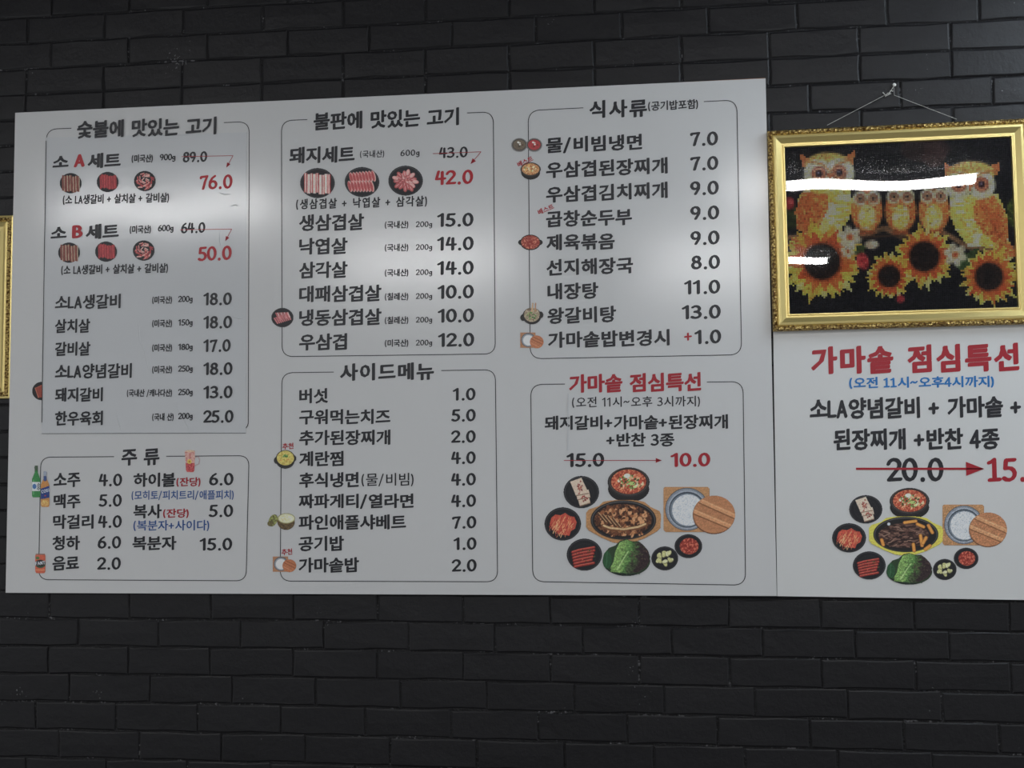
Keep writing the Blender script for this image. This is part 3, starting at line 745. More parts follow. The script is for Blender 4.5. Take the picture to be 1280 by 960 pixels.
def d_rice():
    p = Pic(-38, -32, 62, 36, 2.0)
    q = [(-30, -26), (-28, -28.4), (26, -28.4), (28, -26.5), (28, 26.5), (26, 28.3), (-27, 28.3), (-29.5, 26)]
    p.poly([(a + .3, b + .7) for a, b in q], (96, 62, 36)); p.poly(q, (190, 138, 86)); p.lay(p.m_poly(q) * np.clip((p.n(.6, 22) - .4) * .9, 0, 1), (160, 108, 62))
    p.ell(0, 0, 27.3, 26.8, (60, 66, 76)); p.ell(0, 0, 26.6, 26.1, (128, 136, 148)); p.ell(.3, .4, 24.6, 24.2, (156, 164, 176)); p.ell(.3, .6, 22.8, 22.4, (56, 66, 78)); p.ell(.3, 1.0, 21.6, 21, (110, 122, 134))
    p.tex(p.m_ell(1, 1, 19.8, 19.6), [(184, 192, 200), (226, 230, 236), (200, 206, 214), (240, 243, 246)], .8)
    cx, cy = 34, 6.3
    p.ell(cx - .4, cy + .8, 26.6, 24.2, (104, 60, 34)); p.ell(cx, cy, 26.2, 23.6, (188, 124, 78)); p.lay(p.m_ell(cx, cy, 26, 23.4) * np.clip((p.n(1.1, 6) - .45) * .8, 0, 1), (158, 98, 58))
    for oy in (-6, 9):
        b = [(-24, -14), (22, 8)] if oy < 0 else [(-25, -8), (18, 12)]
        e = [(cx + b[0][0] * (.86 if oy < 0 else .98), cy + b[0][1]), (cx + b[1][0] * 1.06, cy + b[1][1] - (1 if oy < 0 else 0))]
        e[0] = (cx - 17, cy - 17) if oy < 0 else (cx - 25.4, cy - 4); e[1] = (cx + 30, cy + 4) if oy < 0 else (cx + 26, cy + 17.5)
        lid = p.m_ell(cx, cy, 26.2, 23.6); p.lay(lid * p.m_line([(e[0][0], e[0][1] + 1), (e[1][0], e[1][1] + 1)], 6.4), (128, 78, 44)); p.lay(lid * p.m_line(e, 5.4), (206, 144, 94)); p.lay(lid * p.m_line([(e[0][0], e[0][1] - 1.5), (e[1][0], e[1][1] - 1.5)], .9), (222, 170, 120))
    return p, 'printed picture of rice in an iron pot with wooden lid'
def d_kimchi():
    p = Pic(-25, -23, 25, 23, 2.4); p.plate(0, 0, 23, 21)
    m = p.m_poly([(x * 1.02, y * .98) for x, y in ((-16, 0), (-14, -8), (-9, -12), (-3, -11), (3, -14), (8, -10), (14, -9), (17, -2), (15, 6), (10, 9), (8, 15), (0, 14), (-6, 13), (-8, 8), (-13, 6))])
    p.lay(m, (196, 70, 46)); r = random.Random(5)
    for k in range(90):
        x, y = r.uniform(-15, 14), r.uniform(-12, 12)
        if abs(x) / 17 + abs(y) / 19 > 1.05: continue
        c = r.choice([(214, 96, 60), (178, 46, 36), (230, 150, 96), (206, 120, 74), (232, 176, 120)]); p.ln([(x, y), (x + r.uniform(-1.5, 1.5) - 1.5, y + 3), (x - 2, y + 5)], r.uniform(.6, 1.2), c)
    return p, 'printed picture of cabbage kimchi on a black plate'
def d_radish():
    p = Pic(-25, -23, 25, 23, 2.4); p.plate(0, 0, 22.3, 20.3); r = random.Random(6)
    for k in range(6):
        x0, y0 = -15 + k * .6, -3 + k * 3.6; x1, y1 = 10 + r.uniform(-1, 3), -9 + k * 3.9
        pts = [(x0, y0), (x0 + 8, y0 - 2.6 + k * .2), (x1, y1)]
        p.ln(pts, 3.4, (110, 26, 24)); p.ln([(a, b - .4) for a, b in pts], 2.2, (176, 50, 40)); p.ln([(a, b - .9) for a, b in pts], .6, (206, 110, 84))
    blobs(p, 1, 0, 13, 11, 30, .5, 1.1, [(54, 76, 36), (150, 40, 34), (200, 90, 60), (80, 96, 50)], 3)
    return p, 'printed picture of red radish kimchi on a black plate'
def d_lettuce():
    p = Pic(-32, -26, 32, 25, 2.2)
    p.ell(0, 4, 30, 18.6, (30, 40, 34))
    out = [(-29, 2), (-28, -6), (-22, -13), (-14, -16), (-8, -22), (0, -24), (8, -21), (16, -21), (22, -16), (27, -10), (30, -2), (29, 8), (24, 14), (16, 18), (17, 21), (12, 19), (4, 20), (-8, 19), (-18, 17), (-25, 12)]
    p.lay(p.m_poly([(a, b) for a, b in out]), (44, 66, 40))
    m = p.m_poly([(-18, 17), (-20, 12), (-16, 4), (-14, -8), (-8, -20), (0, -23), (8, -20), (16, -20), (23, -15), (28, -8), (29, 4), (24, 12), (14, 18), (2, 19)])
    t = np.clip((p.X - 3 + .3 * p.Y) / 26 + .5 + (p.n(3) - .5) * .5, 0, 1)[..., None]
    A = np.array((128, 168, 86.)); Bc = np.array((74, 116, 56.)); C = np.array((52, 38, 40.))
    col = np.where(t < .5, A * (1 - 2 * t) + Bc * 2 * t, Bc * (2 - 2 * t) + C * (2 * t - 1)) * (1 + .5 * (p.n(1.3)[..., None] - .5))
    p.lay(m, col)
    for k in range(9):
        a = math.radians(-95 + k * 17); p.ln([(-9, 12), (-8 + 9 * math.cos(a), 9 + 11 * math.sin(a)), (-8 + 14 * math.cos(a + .12), 9 + 19 * math.sin(a + .12))], .6, (158, 190, 112), .3)
    p.ln([(-12, 15), (-6, 5), (2, -8)], 1.6, (184, 212, 140), .8)
    p.lay(p.m_ell(-24, 2, 5.5, 11), (40, 84, 50)); p.ln([(-24, -8), (-25, 10)], .6, (70, 120, 76))
    blobs(p, 14, -6, 13, 11, 26, .6, 1.4, [(84, 66, 58), (44, 30, 34), (96, 90, 60)], 8); blobs(p, -12, 16, 7, 1.6, 16, .8, 1.6, [(150, 186, 100), (110, 150, 70)], 4)
    return p, 'printed picture of green and red lettuce leaves'
def d_garlic():
    p = Pic(-18, -17, 18, 17, 2.6); p.plate(0, 0, 17, 15.2); r = random.Random(3)
    for k in range(17):
        a = r.uniform(0, 6.283); q = 9 * math.sqrt(r.random()); x, y, o = q * math.cos(a), q * math.sin(a), r.uniform(0, 3.1)
        p.ell(x + .3, y + .4, 3.5, 2.3, (150, 146, 92), o); p.ell(x, y, 3.2, 2.0, r.choice([(214, 212, 150), (226, 224, 172), (200, 198, 130)]), o)
    return p, 'printed picture of sliced garlic in a black dish'
def d_sauce():
    p = Pic(-19, -17, 19, 17, 2.6); p.plate(0, 0, 17.5, 15.2)
    p.tex(p.m_ell(1, 0, 11.8, 10.2), [(130, 34, 24), (176, 60, 40), (150, 44, 30), (206, 104, 76)], 1.5)
    return p, 'printed picture of red sauce in a black dish'
def d_pot(cx, cy, kind):
    p = Pic(cx - 17, cy - 15, cx + 17, cy + 15, 2.4)
    return p
def put(parent, d, cx, cy, sc=1.0, Y=-0.0012, scy=None):
    p, lab = d; scy = scy or sc
    p.build(parent, Y, label=lab, move=lambda x, y: (cx + x * sc, cy + y * scy))
meatA = [(150, 88, 48), (112, 62, 36), (190, 126, 74), (84, 46, 28), (208, 150, 98), (60, 34, 24)]; meatB = [(92, 62, 54), (60, 38, 34), (128, 92, 78), (44, 28, 28), (150, 116, 98)]
DISH = dict(tofu=d_tofu(), stew=d_stew(), rice=d_rice(), kimchi=d_kimchi(), radish=d_radish(), lettuce=d_lettuce(), garlic=d_garlic(), sauce=d_sauce(),
            grill=d_grill((186, 134, 80), (120, 76, 42), meatA, False), grill2=d_grill((222, 208, 66), (150, 132, 36), meatB, True))
put(board, DISH['tofu'], 726.7, 615.1); put(board, DISH['stew'], 785.8, 605.5, .98); put(board, DISH['grill'], 779.7, 651.6, 1.0, -.0016); put(board, DISH['rice'], 858.9, 636.6)
put(board, DISH['kimchi'], 703.5, 654.9); put(board, DISH['radish'], 730.5, 693.3); put(board, DISH['lettuce'], 783, 697.6, 1.0, -.002); put(board, DISH['garlic'], 831, 698); put(board, DISH['sauce'], 860.5, 682.7)

# small pictures beside the lines
def small(fn, x0, y0, x1, y1, label, Y=-.0012, ss=3.0, clip=None, parent=None):
    p = Pic(x0, y0, x1, y1, ss); fn(p); p.build(parent or board, Y, label=label, clip=clip)
def pork(kind, cx, cy):
    def f(p):
        p.plate(cx, cy, 21.8, 18.9); r = random.Random(kind)
        if kind == 0: meat_strips(p, cx, cy + .5, 33, 23, 9, [(196, 96, 92), (226, 176, 168), (170, 62, 64), (236, 204, 194)], .0, 3)
        if kind == 1:
            for row, (yy, n) in enumerate(((-5, 8), (5.5, 8))):
                for k in range(n):
                    x = cx - 13 + k * 3.9 + row * -2; p.ell(x, cy + yy + k * -.35 * (1 - row), 2.6, 7.2, (228, 172, 164), -.25); p.ell(x - .5, cy + yy + k * -.35 * (1 - row), 1.8, 6.2, (184, 74, 76), -.25)
        if kind == 2:
            for k in range(26):
                a = k * 2.4; q = 13.5 * math.sqrt((k + .5) / 26); x, y = cx + q * math.cos(a), cy + q * .82 * math.sin(a)
                p.ell(x + .3, y + .4, 4.4, 2.6, (150, 60, 62), a); p.ell(x, y, 4.0, 2.3, r.choice([(206, 110, 108), (226, 158, 152), (186, 84, 84)]), a); p.ln([(x - 2 * math.cos(a), y - 2 * math.sin(a)), (x + 2 * math.cos(a), y + 2 * math.sin(a))], .5, (238, 200, 194))
    return f
for k, (cx, cy) in enumerate(((396.8, 228.8), (452.5, 227.5), (507, 225.8))):
    small(pork(k, cx, cy), cx - 23, cy - 20, cx + 23, cy + 20, ['printed picture of pork belly slices', 'printed picture of rolled pork slices', 'printed picture of pork cuts'][k], ss=2.6)
def f_frozen(p):
    p.ell(353, 397, 14, 12.3, (52, 50, 54)); p.ell(353, 397, 12.8, 11.2, (34, 33, 37))
    for k in range(8): p.ln([(343 + k * 2.3, 401 - k * .9 - 3), (347 + k * 2.3, 406 - k * .7 - 2)], 1.9, (196, 110, 112)); p.ln([(345 + k * 2.1, 391.5 - k * .1), (349 + k * 1.9, 400 - k * .5)], 1.6, (222, 166, 164) if k % 2 else (186, 92, 94))
small(f_frozen, 338, 384, 368, 410, 'printed picture of frozen pork slices')
def f_egg(p):
    p.ell(356.5, 575.5, 12, 10.6, (54, 52, 52)); p.ell(345.8, 575.5, 3.6, 4.6, (56, 54, 54)); p.ell(367.4, 573, 3.2, 4.2, (56, 54, 54)); p.ell(356.8, 573, 12.2, 10.6, (44, 42, 42))
    p.tex(p.m_ell(356.8, 572.6, 10.8, 9.2), [(206, 186, 84), (226, 208, 112), (190, 168, 66)], 1.6); blobs(p, 356.5, 570.5, 2.6, 2.2, 9, .8, 1.5, [(60, 130, 60), (110, 160, 80), (40, 100, 50)], 2); blobs(p, 356, 576, 7, 3.4, 9, .5, .9, [(214, 150, 70)], 3)
small(f_egg, 341, 560, 372, 588, 'printed picture of steamed egg in a black pot')
def f_coco(p):
    p.tex(p.m_ell(341.3, 650.5, 5.4, 8.2, .45), [(120, 130, 60), (166, 172, 92), (90, 84, 50)], 1.2); p.tex(p.m_ell(337.5, 654.5, 3.4, 3.4), [(84, 76, 50), (120, 110, 60)], .8)
    p.tex(p.m_ell(357.6, 652.4, 11, 10.2), [(84, 66, 44), (128, 104, 64), (70, 54, 38)], 1.0); p.ell(358, 648, 11, 6.6, (150, 146, 90)); p.ell(358, 648, 9.9, 5.6, (226, 222, 176)); p.tex(p.m_ell(358, 648, 7.6, 4), [(214, 206, 150), (236, 232, 204)], 1)
small(f_coco, 333, 639, 370, 664, 'printed picture of halved fruit shells')
def kama(cx, cy):
    def f(p):
        q = [(cx - 9.6, cy - 9.8), (cx + 9.6, cy - 9.8), (cx + 9.6, cy + 9.6), (cx - 9.8, cy + 9.6)]; p.poly(q, (176, 122, 84)); p.ell(cx + .6, cy - .4, 9, 8.8, (92, 98, 106)); p.ell(cx + .6, cy - .2, 7.9, 7.7, (150, 156, 164)); p.ell(cx + .8, cy, 6.6, 6.4, (222, 226, 230))
        p.ell(cx + 11.2, cy + 2, 8.7, 8.2, (186, 112, 70)); p.ln([(cx + 4, cy - 2), (cx + 18, cy + 5)], .9, (150, 82, 48)); p.ln([(cx + 6, cy - 4.6), (cx + 19, cy + 1.6)], .9, (150, 82, 48)); p.ln([(cx + 4, cy + 3), (cx + 14, cy + 8.5)], .7, (206, 140, 96))
    return f
small(kama(350.6, 705.2), 338, 693, 372, 718, 'printed picture of rice pot with lid'); small(kama(659.8, 425.4), 648, 414, 682, 438, 'printed picture of rice pot with lid')
def f_naeng(p):
    for cx, c in ((649.2, (110, 96, 80)), (667.8, (176, 52, 56))):
        p.ell(cx, 181.2, 10.2, 8.8, (122, 118, 116)); p.ell(cx, 181, 8.8, 7.4, (70, 68, 66)); p.ell(cx, 181, 7.8, 6.4, c); blobs(p, cx, 182, 4.5, 3.5, 12, .8, 1.5, [(50, 44, 42), (90, 60, 50), c], 4); blobs(p, cx, 179, 2.6, 2, 6, .8, 1.3, [(226, 222, 206), (200, 190, 170)], 5)
small(f_naeng, 638, 171, 680, 192, 'printed picture of two bowls of cold noodles')
def f_dj(p):
    p.ell(663.3, 215.5, 12, 9.2, (40, 38, 38)); p.ell(663.3, 211.6, 12.8, 8.8, (60, 56, 54)); p.tex(p.m_ell(663.3, 211.4, 11, 7.3), [(190, 120, 60), (220, 178, 120), (170, 96, 50)], 1.2); blobs(p, 663, 211, 8, 5, 18, .8, 1.8, [(232, 206, 160), (206, 80, 52), (222, 170, 96), (130, 140, 70)], 7)
small(f_dj, 650, 201, 677, 226, 'printed picture of soybean stew')
def f_jeyuk(p):
    p.ell(651.4, 303, 4, 3.6, (46, 44, 44)); p.ell(674.6, 303, 4, 3.6, (46, 44, 44)); p.ell(663, 303, 13, 10, (44, 42, 42)); p.tex(p.m_ell(663, 302.8, 11.6, 8.6), [(140, 44, 36), (190, 86, 66), (120, 34, 30), (206, 120, 90)], 1.1)
small(f_jeyuk, 646, 291, 680, 314, 'printed picture of spicy stir-fried pork')
def f_galbi(p):
    p.ell(664.8, 395, 12, 10.6, (46, 44, 44)); p.ell(653.6, 397, 3.4, 4.4, (46, 44, 44)); p.ell(676, 393.6, 3.4, 4.4, (46, 44, 44)); p.tex(p.m_ell(664.8, 393.4, 9.9, 8.9), [(150, 132, 104), (196, 180, 150), (120, 100, 80)], 1.2)
    blobs(p, 664.5, 394.5, 6, 4.6, 22, .5, 1.1, [(80, 150, 60), (50, 110, 50), (140, 180, 90)], 5); p.ln([(665, 389), (666, 379.5)], 2.2, (196, 160, 120)); p.ln([(669, 389), (669.6, 379)], 1.8, (176, 130, 96))
small(f_galbi, 649, 377, 681, 408, 'printed picture of rib soup in a black pot')
def f_half(p):
    p.ell(51.6, 488.8, 11.6, 11.6, (40, 38, 40)); p.poly([(44, 485), (52, 481), (62, 483), (62, 496), (48, 497)], (150, 62, 46)); p.ln([(44, 485), (48, 497)], .9, (196, 112, 84)); p.ln([(44.5, 485), (53, 481.5)], .7, (176, 90, 66))
small(f_half, 39, 476, 64, 501, 'printed plate half covered by the price sheet', Y=-.0004, clip=lambda X, Y: X < 52.6)
def f_soju(p):
    p.ln([(45.3, 584), (45.3, 592)], 4.2, (44, 120, 62)); p.poly([(43.3, 590), (47.3, 590), (50.6, 599), (50.6, 620), (49.4, 621.8), (40.9, 621.8), (39.7, 620), (39.7, 599)], (52, 134, 70)); p.ln([(45.3, 583.4), (45.3, 585.8)], 4.6, (70, 90, 70))
    p.ln([(42, 600), (42, 618)], .8, (120, 190, 130)); p.poly([(40.2, 602.5), (50.2, 602.5), (50.2, 614), (40.2, 614)], (206, 216, 218)); p.ell(43, 608, 2.4, 3.2, (60, 110, 170))
small(f_soju, 38, 582, 52, 623, 'printed green soju bottle')
write(board, '소', 46, 605.8, 50.2, 605.8, 4.4, 'black', .6, -.0016, 'bottle_text'); write(board, '주', 46, 610.8, 50.2, 610.8, 4.4, 'black', .6, -.0016, 'bottle_text')
def f_beer(p):
    p.ln([(56.3, 591), (56.3, 600)], 4, (150, 118, 84)); p.poly([(54.2, 598), (58.4, 598), (61.8, 606), (62, 631), (60.6, 634), (52, 634), (50.7, 631), (50.7, 606)], (196, 132, 60)); p.ln([(56.3, 590), (56.3, 593.5)], 4.2, (150, 160, 176)); p.ln([(56.3, 597), (56.3, 599.5)], 4.2, (60, 84, 140))
    p.poly([(50.8, 611), (62, 607), (62, 622), (50.8, 624)], (34, 60, 130)); p.tex(p.m_ell(56.3, 628.6, 5, 4), [(206, 150, 70), (226, 184, 100)], 1); p.ell(56.6, 619.6, 1, .8, (200, 60, 50))
small(f_beer, 49, 589, 64, 636, 'printed amber beer bottle with blue label', Y=-.0015)
write(board, 'COSI', 51.6, 615, 61.6, 612.4, 4.4, 'frost', 1.0, -.0019, 'bottle_text')
def f_can(p):
    q = [(44.6, 692), (56, 692), (57, 694.5), (57, 714), (55.6, 716.6), (45.2, 716.6), (43.8, 714), (43.8, 694.5)]; p.poly(q, (206, 92, 60)); p.poly([(44.6, 692), (56, 692), (56.6, 693.8), (44.2, 693.8)], (150, 110, 96)); p.ell(50.4, 705, 6.4, 5, (52, 84, 62)); p.ell(50.4, 703.8, 6.4, 4, (46, 40, 40)); p.ell(47, 697.5, 2.4, 1.8, (90, 120, 70)); p.ln([(45, 712.5), (56, 712.5)], 1.2, (226, 140, 90))
small(f_can, 43, 690.5, 58, 718, 'printed orange drink can')
write(board, 'FANT', 44.2, 704.6, 56.6, 703.2, 4.6, 'frost', 1.0, -.0016, 'can_text')
def f_mug(p):
    p.ln([(243.5, 571.5), (248, 571), (249.6, 575), (248.6, 580), (244, 582)], 1.5, (176, 150, 150)); p.tex(p.m_poly([(230.8, 564), (244, 564), (243.2, 588), (242, 590.6), (233.6, 590.6), (232.4, 588)]), [(206, 150, 140), (220, 176, 164), (196, 120, 112)], 1.6)
    p.tex(p.m_poly([(232, 579), (243.4, 579), (243, 588), (241.6, 590), (233.8, 590), (232.6, 588)]), [(186, 60, 66), (206, 96, 92), (170, 44, 54)], 1.2); p.ell(237.4, 563.9, 6.5, 1.4, (214, 180, 150)); p.ell(236.8, 577, 2.7, 2.9, (214, 186, 70)); p.ell(236.8, 577, 1.2, 1.3, (176, 120, 40))
small(f_mug, 229, 561, 252, 592, 'printed glass mug of pink highball')

# ------------------------------------------------------------------ lunch special board at the right
b2bl, b2br = at(971.6, 745.2, .003), at(1280, 750, .003)
slope = (b2br[2] - b2bl[2]) / (b2br[0] - b2bl[0]); X1 = 3.35
b2 = thing('lunch_special_board', 'white board with red Korean lunch special heading, partly behind the owl picture', 'menu board', (float((b2bl[0] + X1) / 2), 0.003, float(b2bl[2])))
b2tl = at(966.4, 400, .003); hgt = b2tl[2] - b2bl[2]
P4 = [b2bl, np.array([X1, 0, b2bl[2] + slope * (X1 - b2bl[0])]), np.array([X1 - .01, 0, b2tl[2]]), b2tl]
grid_slab(b2, 'panel', *P4, .003, .0122, M_board2, 10, 6)
def L(s, xl, yl, xr, yr, h, col='black', wt=1.0, **k): return write(b2, s, xl, yl, xr, yr, h, col, wt, .0021, **k)
L('가마솥 점심특선', 1013.8, 451, 1273.8, 446.3, 36, 'darkred', 1.5, name='heading', sp=.07)
L('(오전 11시~오후4시까지)'.replace('11', '!!'), 1061.3, 478.8, 1242.5, 477, 15, 'skyblue', .95, c4=True)
L('소LA양념갈비 + 가마솥 +', 1012, 511, 1276.3, 508, 27.5, wt=1.3, c4=True); L('된장찌개 +반찬 4종', 1041.8, 549.5, 1249.5, 548, 27.5, wt=1.3, c4=True)
L('20.0', 1108, 587.4, 1179.4, 587.2, 30.5, wt=.9, name='old_price'); L('!5.0', 1233.6, 587.4, 1304, 587, 30.5, 'darkred', 1.0, name='price')
line(b2, [(1070.5, 586), (1212, 586)], 2.6, 'darkred', .0017, 'price_arrow'); line(b2, [(1205, 586), (1228, 586)], 1.2, 'darkred', .0015, 'price_arrow', 10.2)
Yb = .0019
put(b2, DISH['tofu'], 1082.2, 636.7, .935, Yb, .88); put(b2, DISH['stew'], 1137, 629, .93, Yb, .88); put(b2, DISH['grill2'], 1132.8, 669.4, .99, Yb - .0004, .9); put(b2, DISH['rice'], 1204.8, 656, .9, Yb)
put(b2, DISH['kimchi'], 1061.4, 672.3, .93, Yb, .88); put(b2, DISH['radish'], 1086.6, 706.8, .93, Yb, .88); put(b2, DISH['lettuce'], 1136.6, 711.6, .96, Yb - .0006, .86); put(b2, DISH['garlic'], 1181, 711.9, .88, Yb); put(b2, DISH['sauce'], 1207.7, 698, .89, Yb)

# ------------------------------------------------------------------ gilt frames
def frame(parent, x0, x1, z0, z1, yb, wd, depth, rot, cx, cz, prof, m_idx):
    """four mitred mouldings; prof = (inset, forward) pairs from the outer edge inwards"""
    def tr(x, z):
        c, s = math.cos(rot), math.sin(rot); return cx + x * c - z * s, cz + x * s + z * c
    hx, hz = (x1 - x0) / 2, (z1 - z0) / 2
    names = ['bottom', 'right', 'top', 'left']
    cs = [(-1, -1), (1, -1), (1, 1), (-1, 1)]
    for k in range(4):
        a, b = cs[k], cs[(k + 1) % 4]; V = []; F = []; mi = []
        n = len(prof)
        seg = 60
        for i, (ins, fw) in enumerate(prof):
            for t in range(seg + 1):
                s = t / seg
                xa = a[0] * (hx - ins) * (1 - s) + b[0] * (hx - ins) * s; za = a[1] * (hz - ins) * (1 - s) + b[1] * (hz - ins) * s
                X, Zz = tr(xa, za); wob = 0
                if 0 < t < seg and m_idx[min(i, n - 2)] == 1 and i in (1, 2): wob = (0.0012 if (t + i) % 2 else -0.0008)
                V.append((X, yb - fw - wob, Zz))
        for i in range(n - 1):
            for t in range(seg):
                q = i * (seg + 1) + t; F.append((q, q + 1, q + seg + 2, q + seg + 1)); mi.append(m_idx[i])
        # closed back
        base = len(V)
        i0 = 0; i1 = (n - 1) * (seg + 1)
        F.append((i0, i1, i1 + seg, seg)); mi.append(0)
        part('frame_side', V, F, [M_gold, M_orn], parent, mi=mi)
    return tr

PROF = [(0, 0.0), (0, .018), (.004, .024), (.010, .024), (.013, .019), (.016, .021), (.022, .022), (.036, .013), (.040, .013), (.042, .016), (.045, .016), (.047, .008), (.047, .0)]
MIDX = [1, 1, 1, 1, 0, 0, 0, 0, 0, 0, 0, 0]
YF = -0.024
ftl, fbl = at(958.6, 163.3, YF), at(967.4, 413.2, YF); ftr = at(1280, 147.2, YF); fbr = at(1280, 404.8, YF)
rot = 0.5 * (math.atan2(ftr[2] - ftl[2], ftr[0] - ftl[0]) + math.atan2(fbr[2] - fbl[2], fbr[0] - fbl[0]))
FWID = at(1291.5, 250, YF)[0] - at(962.5, 250, YF)[0]; FHGT = 0.5 * ((ftl[2] - fbl[2]) + (ftr[2] - fbr[2]))
FCX = 0.5 * (ftl[0] + fbl[0]) + FWID / 2 * math.cos(rot); FCZ = 0.5 * (ftl[2] + fbl[2]) + FWID / 2 * math.sin(rot)
print('frame rot', rot, FWID, FHGT)
owl = thing('picture_frame', 'gold frame holding a sparkling owl and sunflower picture behind glossy sheet', 'picture', (float(FCX), 0.0, float(FCZ - FHGT / 2)))
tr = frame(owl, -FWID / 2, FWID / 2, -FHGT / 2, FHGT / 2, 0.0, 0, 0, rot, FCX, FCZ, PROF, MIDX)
iw, ih = FWID / 2 - .046, FHGT / 2 - .046
def quadpart(name, hx, hz, y0, y1, m, parent):
    pts = [tr(-hx, -hz), tr(hx, -hz), tr(hx, hz), tr(-hx, hz)]
    return part(name, *slab(pts, y0, y1), m, parent)
quadpart('backing_card', iw + .006, ih + .006, -.0035, -.001, M_black, owl)
# the picture: drawn in crop coordinates (px*3.87), one bead per cell
CELL = 0.00505
nx, nz = int(2 * iw / CELL), int(2 * ih / CELL)
p = Pic(0, 0, 10, 10, 1)
xs = (-iw + (np.arange(nx) + .5) * (2 * iw / nx)); zs = (ih - (np.arange(nz) + .5) * (2 * ih / nz))
LX, LZ = np.meshgrid(xs, zs)
c_, s_ = math.cos(rot), math.sin(rot)
WX = FCX + LX * c_ - LZ * s_; WZ = FCZ + LX * s_ + LZ * c_
dv = np.stack([WX - CAM[0], np.full_like(WX, -.005 - CAM[1]), WZ - CAM[2]], -1)
zc = -(dv @ BACK); PX = 640 + FPX * (dv @ RIGHT) / zc; PY = 480 - FPX * (dv @ UP) / zc
p.X = (PX - 950) * 3.87; p.Y = (PY - 90) * 3.87; p.H, p.W = nz, nx; p.ss = 1 / 8.6
p.rgb = np.zeros((nz, nx, 3)); p.a = np.zeros((nz, nx)); p.seed = 3
def nz_(step, ax=1.0):
    p.seed += 7; return vnoise(p.X.shape, step, p.seed, ax)
def ptex(m, cols, step=2.0, ax=1.0, c=2.4):
    t = np.clip((nz_(step, ax) - .5) * c + .5, 0, .999) * (len(cols) - 1); i = t.astype(int); f = (t - i)[..., None]; C = np.array(cols, float)
    p.lay(m, C[i] * (1 - f) + C[np.minimum(i + 1, len(cols) - 1)] * f)
ptex(np.ones_like(p.X), [(30, 30, 36), (44, 43, 50), (34, 33, 40)], 1.2)
ORG = [(226, 128, 62), (238, 150, 76), (196, 96, 52), (242, 170, 84)]; YEL = [(236, 204, 92), (246, 222, 130), (226, 186, 70), (240, 226, 160)]; CRM = [(222, 222, 186), (236, 234, 206), (206, 204, 166)]
def petal_flower(cx, cy, r0, r1, n, seed, disc):
    r = random.Random(seed)
    for ring, (f0, cols) in enumerate(((1.0, YEL[:3]), (.84, [(240, 176, 60), (244, 200, 76)]), (.66, [(226, 120, 50), (214, 98, 44)]))):
        for k in range(n):
            a = 2 * math.pi * (k + .5 * ring) / n + r.uniform(-.08, .08); R = (r0 + (r1 - r0) * f0) * r.uniform(.88, 1.1); w = 2.6 * r1 / n * (1 - .16 * ring)
            ca, sa = math.cos(a), math.sin(a); mid = r0 * .5 + R * .42
            p.poly([(cx + r0 * .6 * ca - w * .6 * sa, cy + r0 * .6 * sa + w * .6 * ca), (cx + mid * ca - w * sa, cy + mid * sa + w * ca), (cx + R * ca, cy + R * sa), (cx + mid * ca + w * sa, cy + mid * sa - w * ca), (cx + r0 * .6 * ca + w * .6 * sa, cy + r0 * .6 * sa - w * .6 * ca)], r.choice(cols))
    p.ell(cx, cy, disc * 1.16, disc * 1.16, (178, 84, 40)); ptex(p.m_ell(cx, cy, disc, disc), [(44, 36, 36), (66, 50, 46), (38, 32, 34)], 1.2); p.ell(cx, cy, disc * .4, disc * .4, (40, 36, 38), f=.6)
def white_flower(cx, cy, r):
    for k in range(6):
        a = k * 1.047 + .3; p.ell(cx + r * .55 * math.cos(a), cy + r * .55 * math.sin(a), r * .5, r * .34, (222, 216, 190) if k % 2 else (206, 200, 176), a)
    p.ell(cx, cy, r * .3, r * .3, (224, 140, 80)); p.ell(cx, cy, r * .14, r * .14, (196, 80, 50))
p.ell(800, 375, 120, 62, (64, 48, 50)); p.ell(840, 400, 60, 60, (78, 56, 56)); p.ell(745, 380, 52, 40, (58, 44, 46))
ptex(p.m_ell(1245, 680, 55, 75), [(70, 84, 40), (110, 124, 56), (60, 70, 40)], 2); ptex(p.m_ell(150, 700, 45, 60), [(50, 62, 40), (70, 84, 50)], 2)
p.ell(140, 635, 28, 32, (170, 50, 60)); p.ell(148, 628, 14, 14, (206, 90, 90))
br_ = (150, 112, 82)
p.ln([(120, 800), (260, 798), (380, 782), (480, 800), (600, 755), (690, 800), (780, 790), (840, 750), (930, 800), (1010, 848), (1130, 860), (1230, 850)], 24, br_); p.ln([(400, 800), (520, 800), (640, 790), (760, 810)], 12, (84, 62, 50)); p.ln([(560, 770), (640, 745), (720, 790)], 12, (136, 106, 76)); p.ln([(780, 770), (800, 745), (770, 730)], 8, br_)
def big_owl(hx, hy, ears, eyes, fr, body, wing, belly, tail):
    for e in ears: p.poly(e, (226, 132, 72)); 
    ptex(p.m_poly(body), YEL, 1.6, 1.5); ptex(p.m_poly(belly), YEL + [(246, 238, 190)], 1.3, 3, 3); ptex(p.m_poly(wing), ORG, 1.3, 1, 3)
    ptex(p.m_poly(tail), ORG + YEL[:1], 1.2, .6, 3)
    ptex(p.m_ell(hx, hy, fr[0], fr[1]), [(226, 190, 96), (236, 206, 120), (210, 160, 80)], 1.5)
    for (ex, ey) in eyes: ptex(p.m_ell(ex, ey + 4, fr[2], fr[2]), CRM, 1.3)
    for (ex, ey) in eyes:
        p.ell(ex, ey, 36, 36, (150, 74, 60)); p.ell(ex, ey, 29, 29, (232, 160, 110)); p.ell(ex, ey, 19, 19, (120, 60, 60)); p.ell(ex, ey, 13, 13, (36, 30, 44)); p.ell(ex - 3, ey - 4, 5, 5, (170, 160, 190))
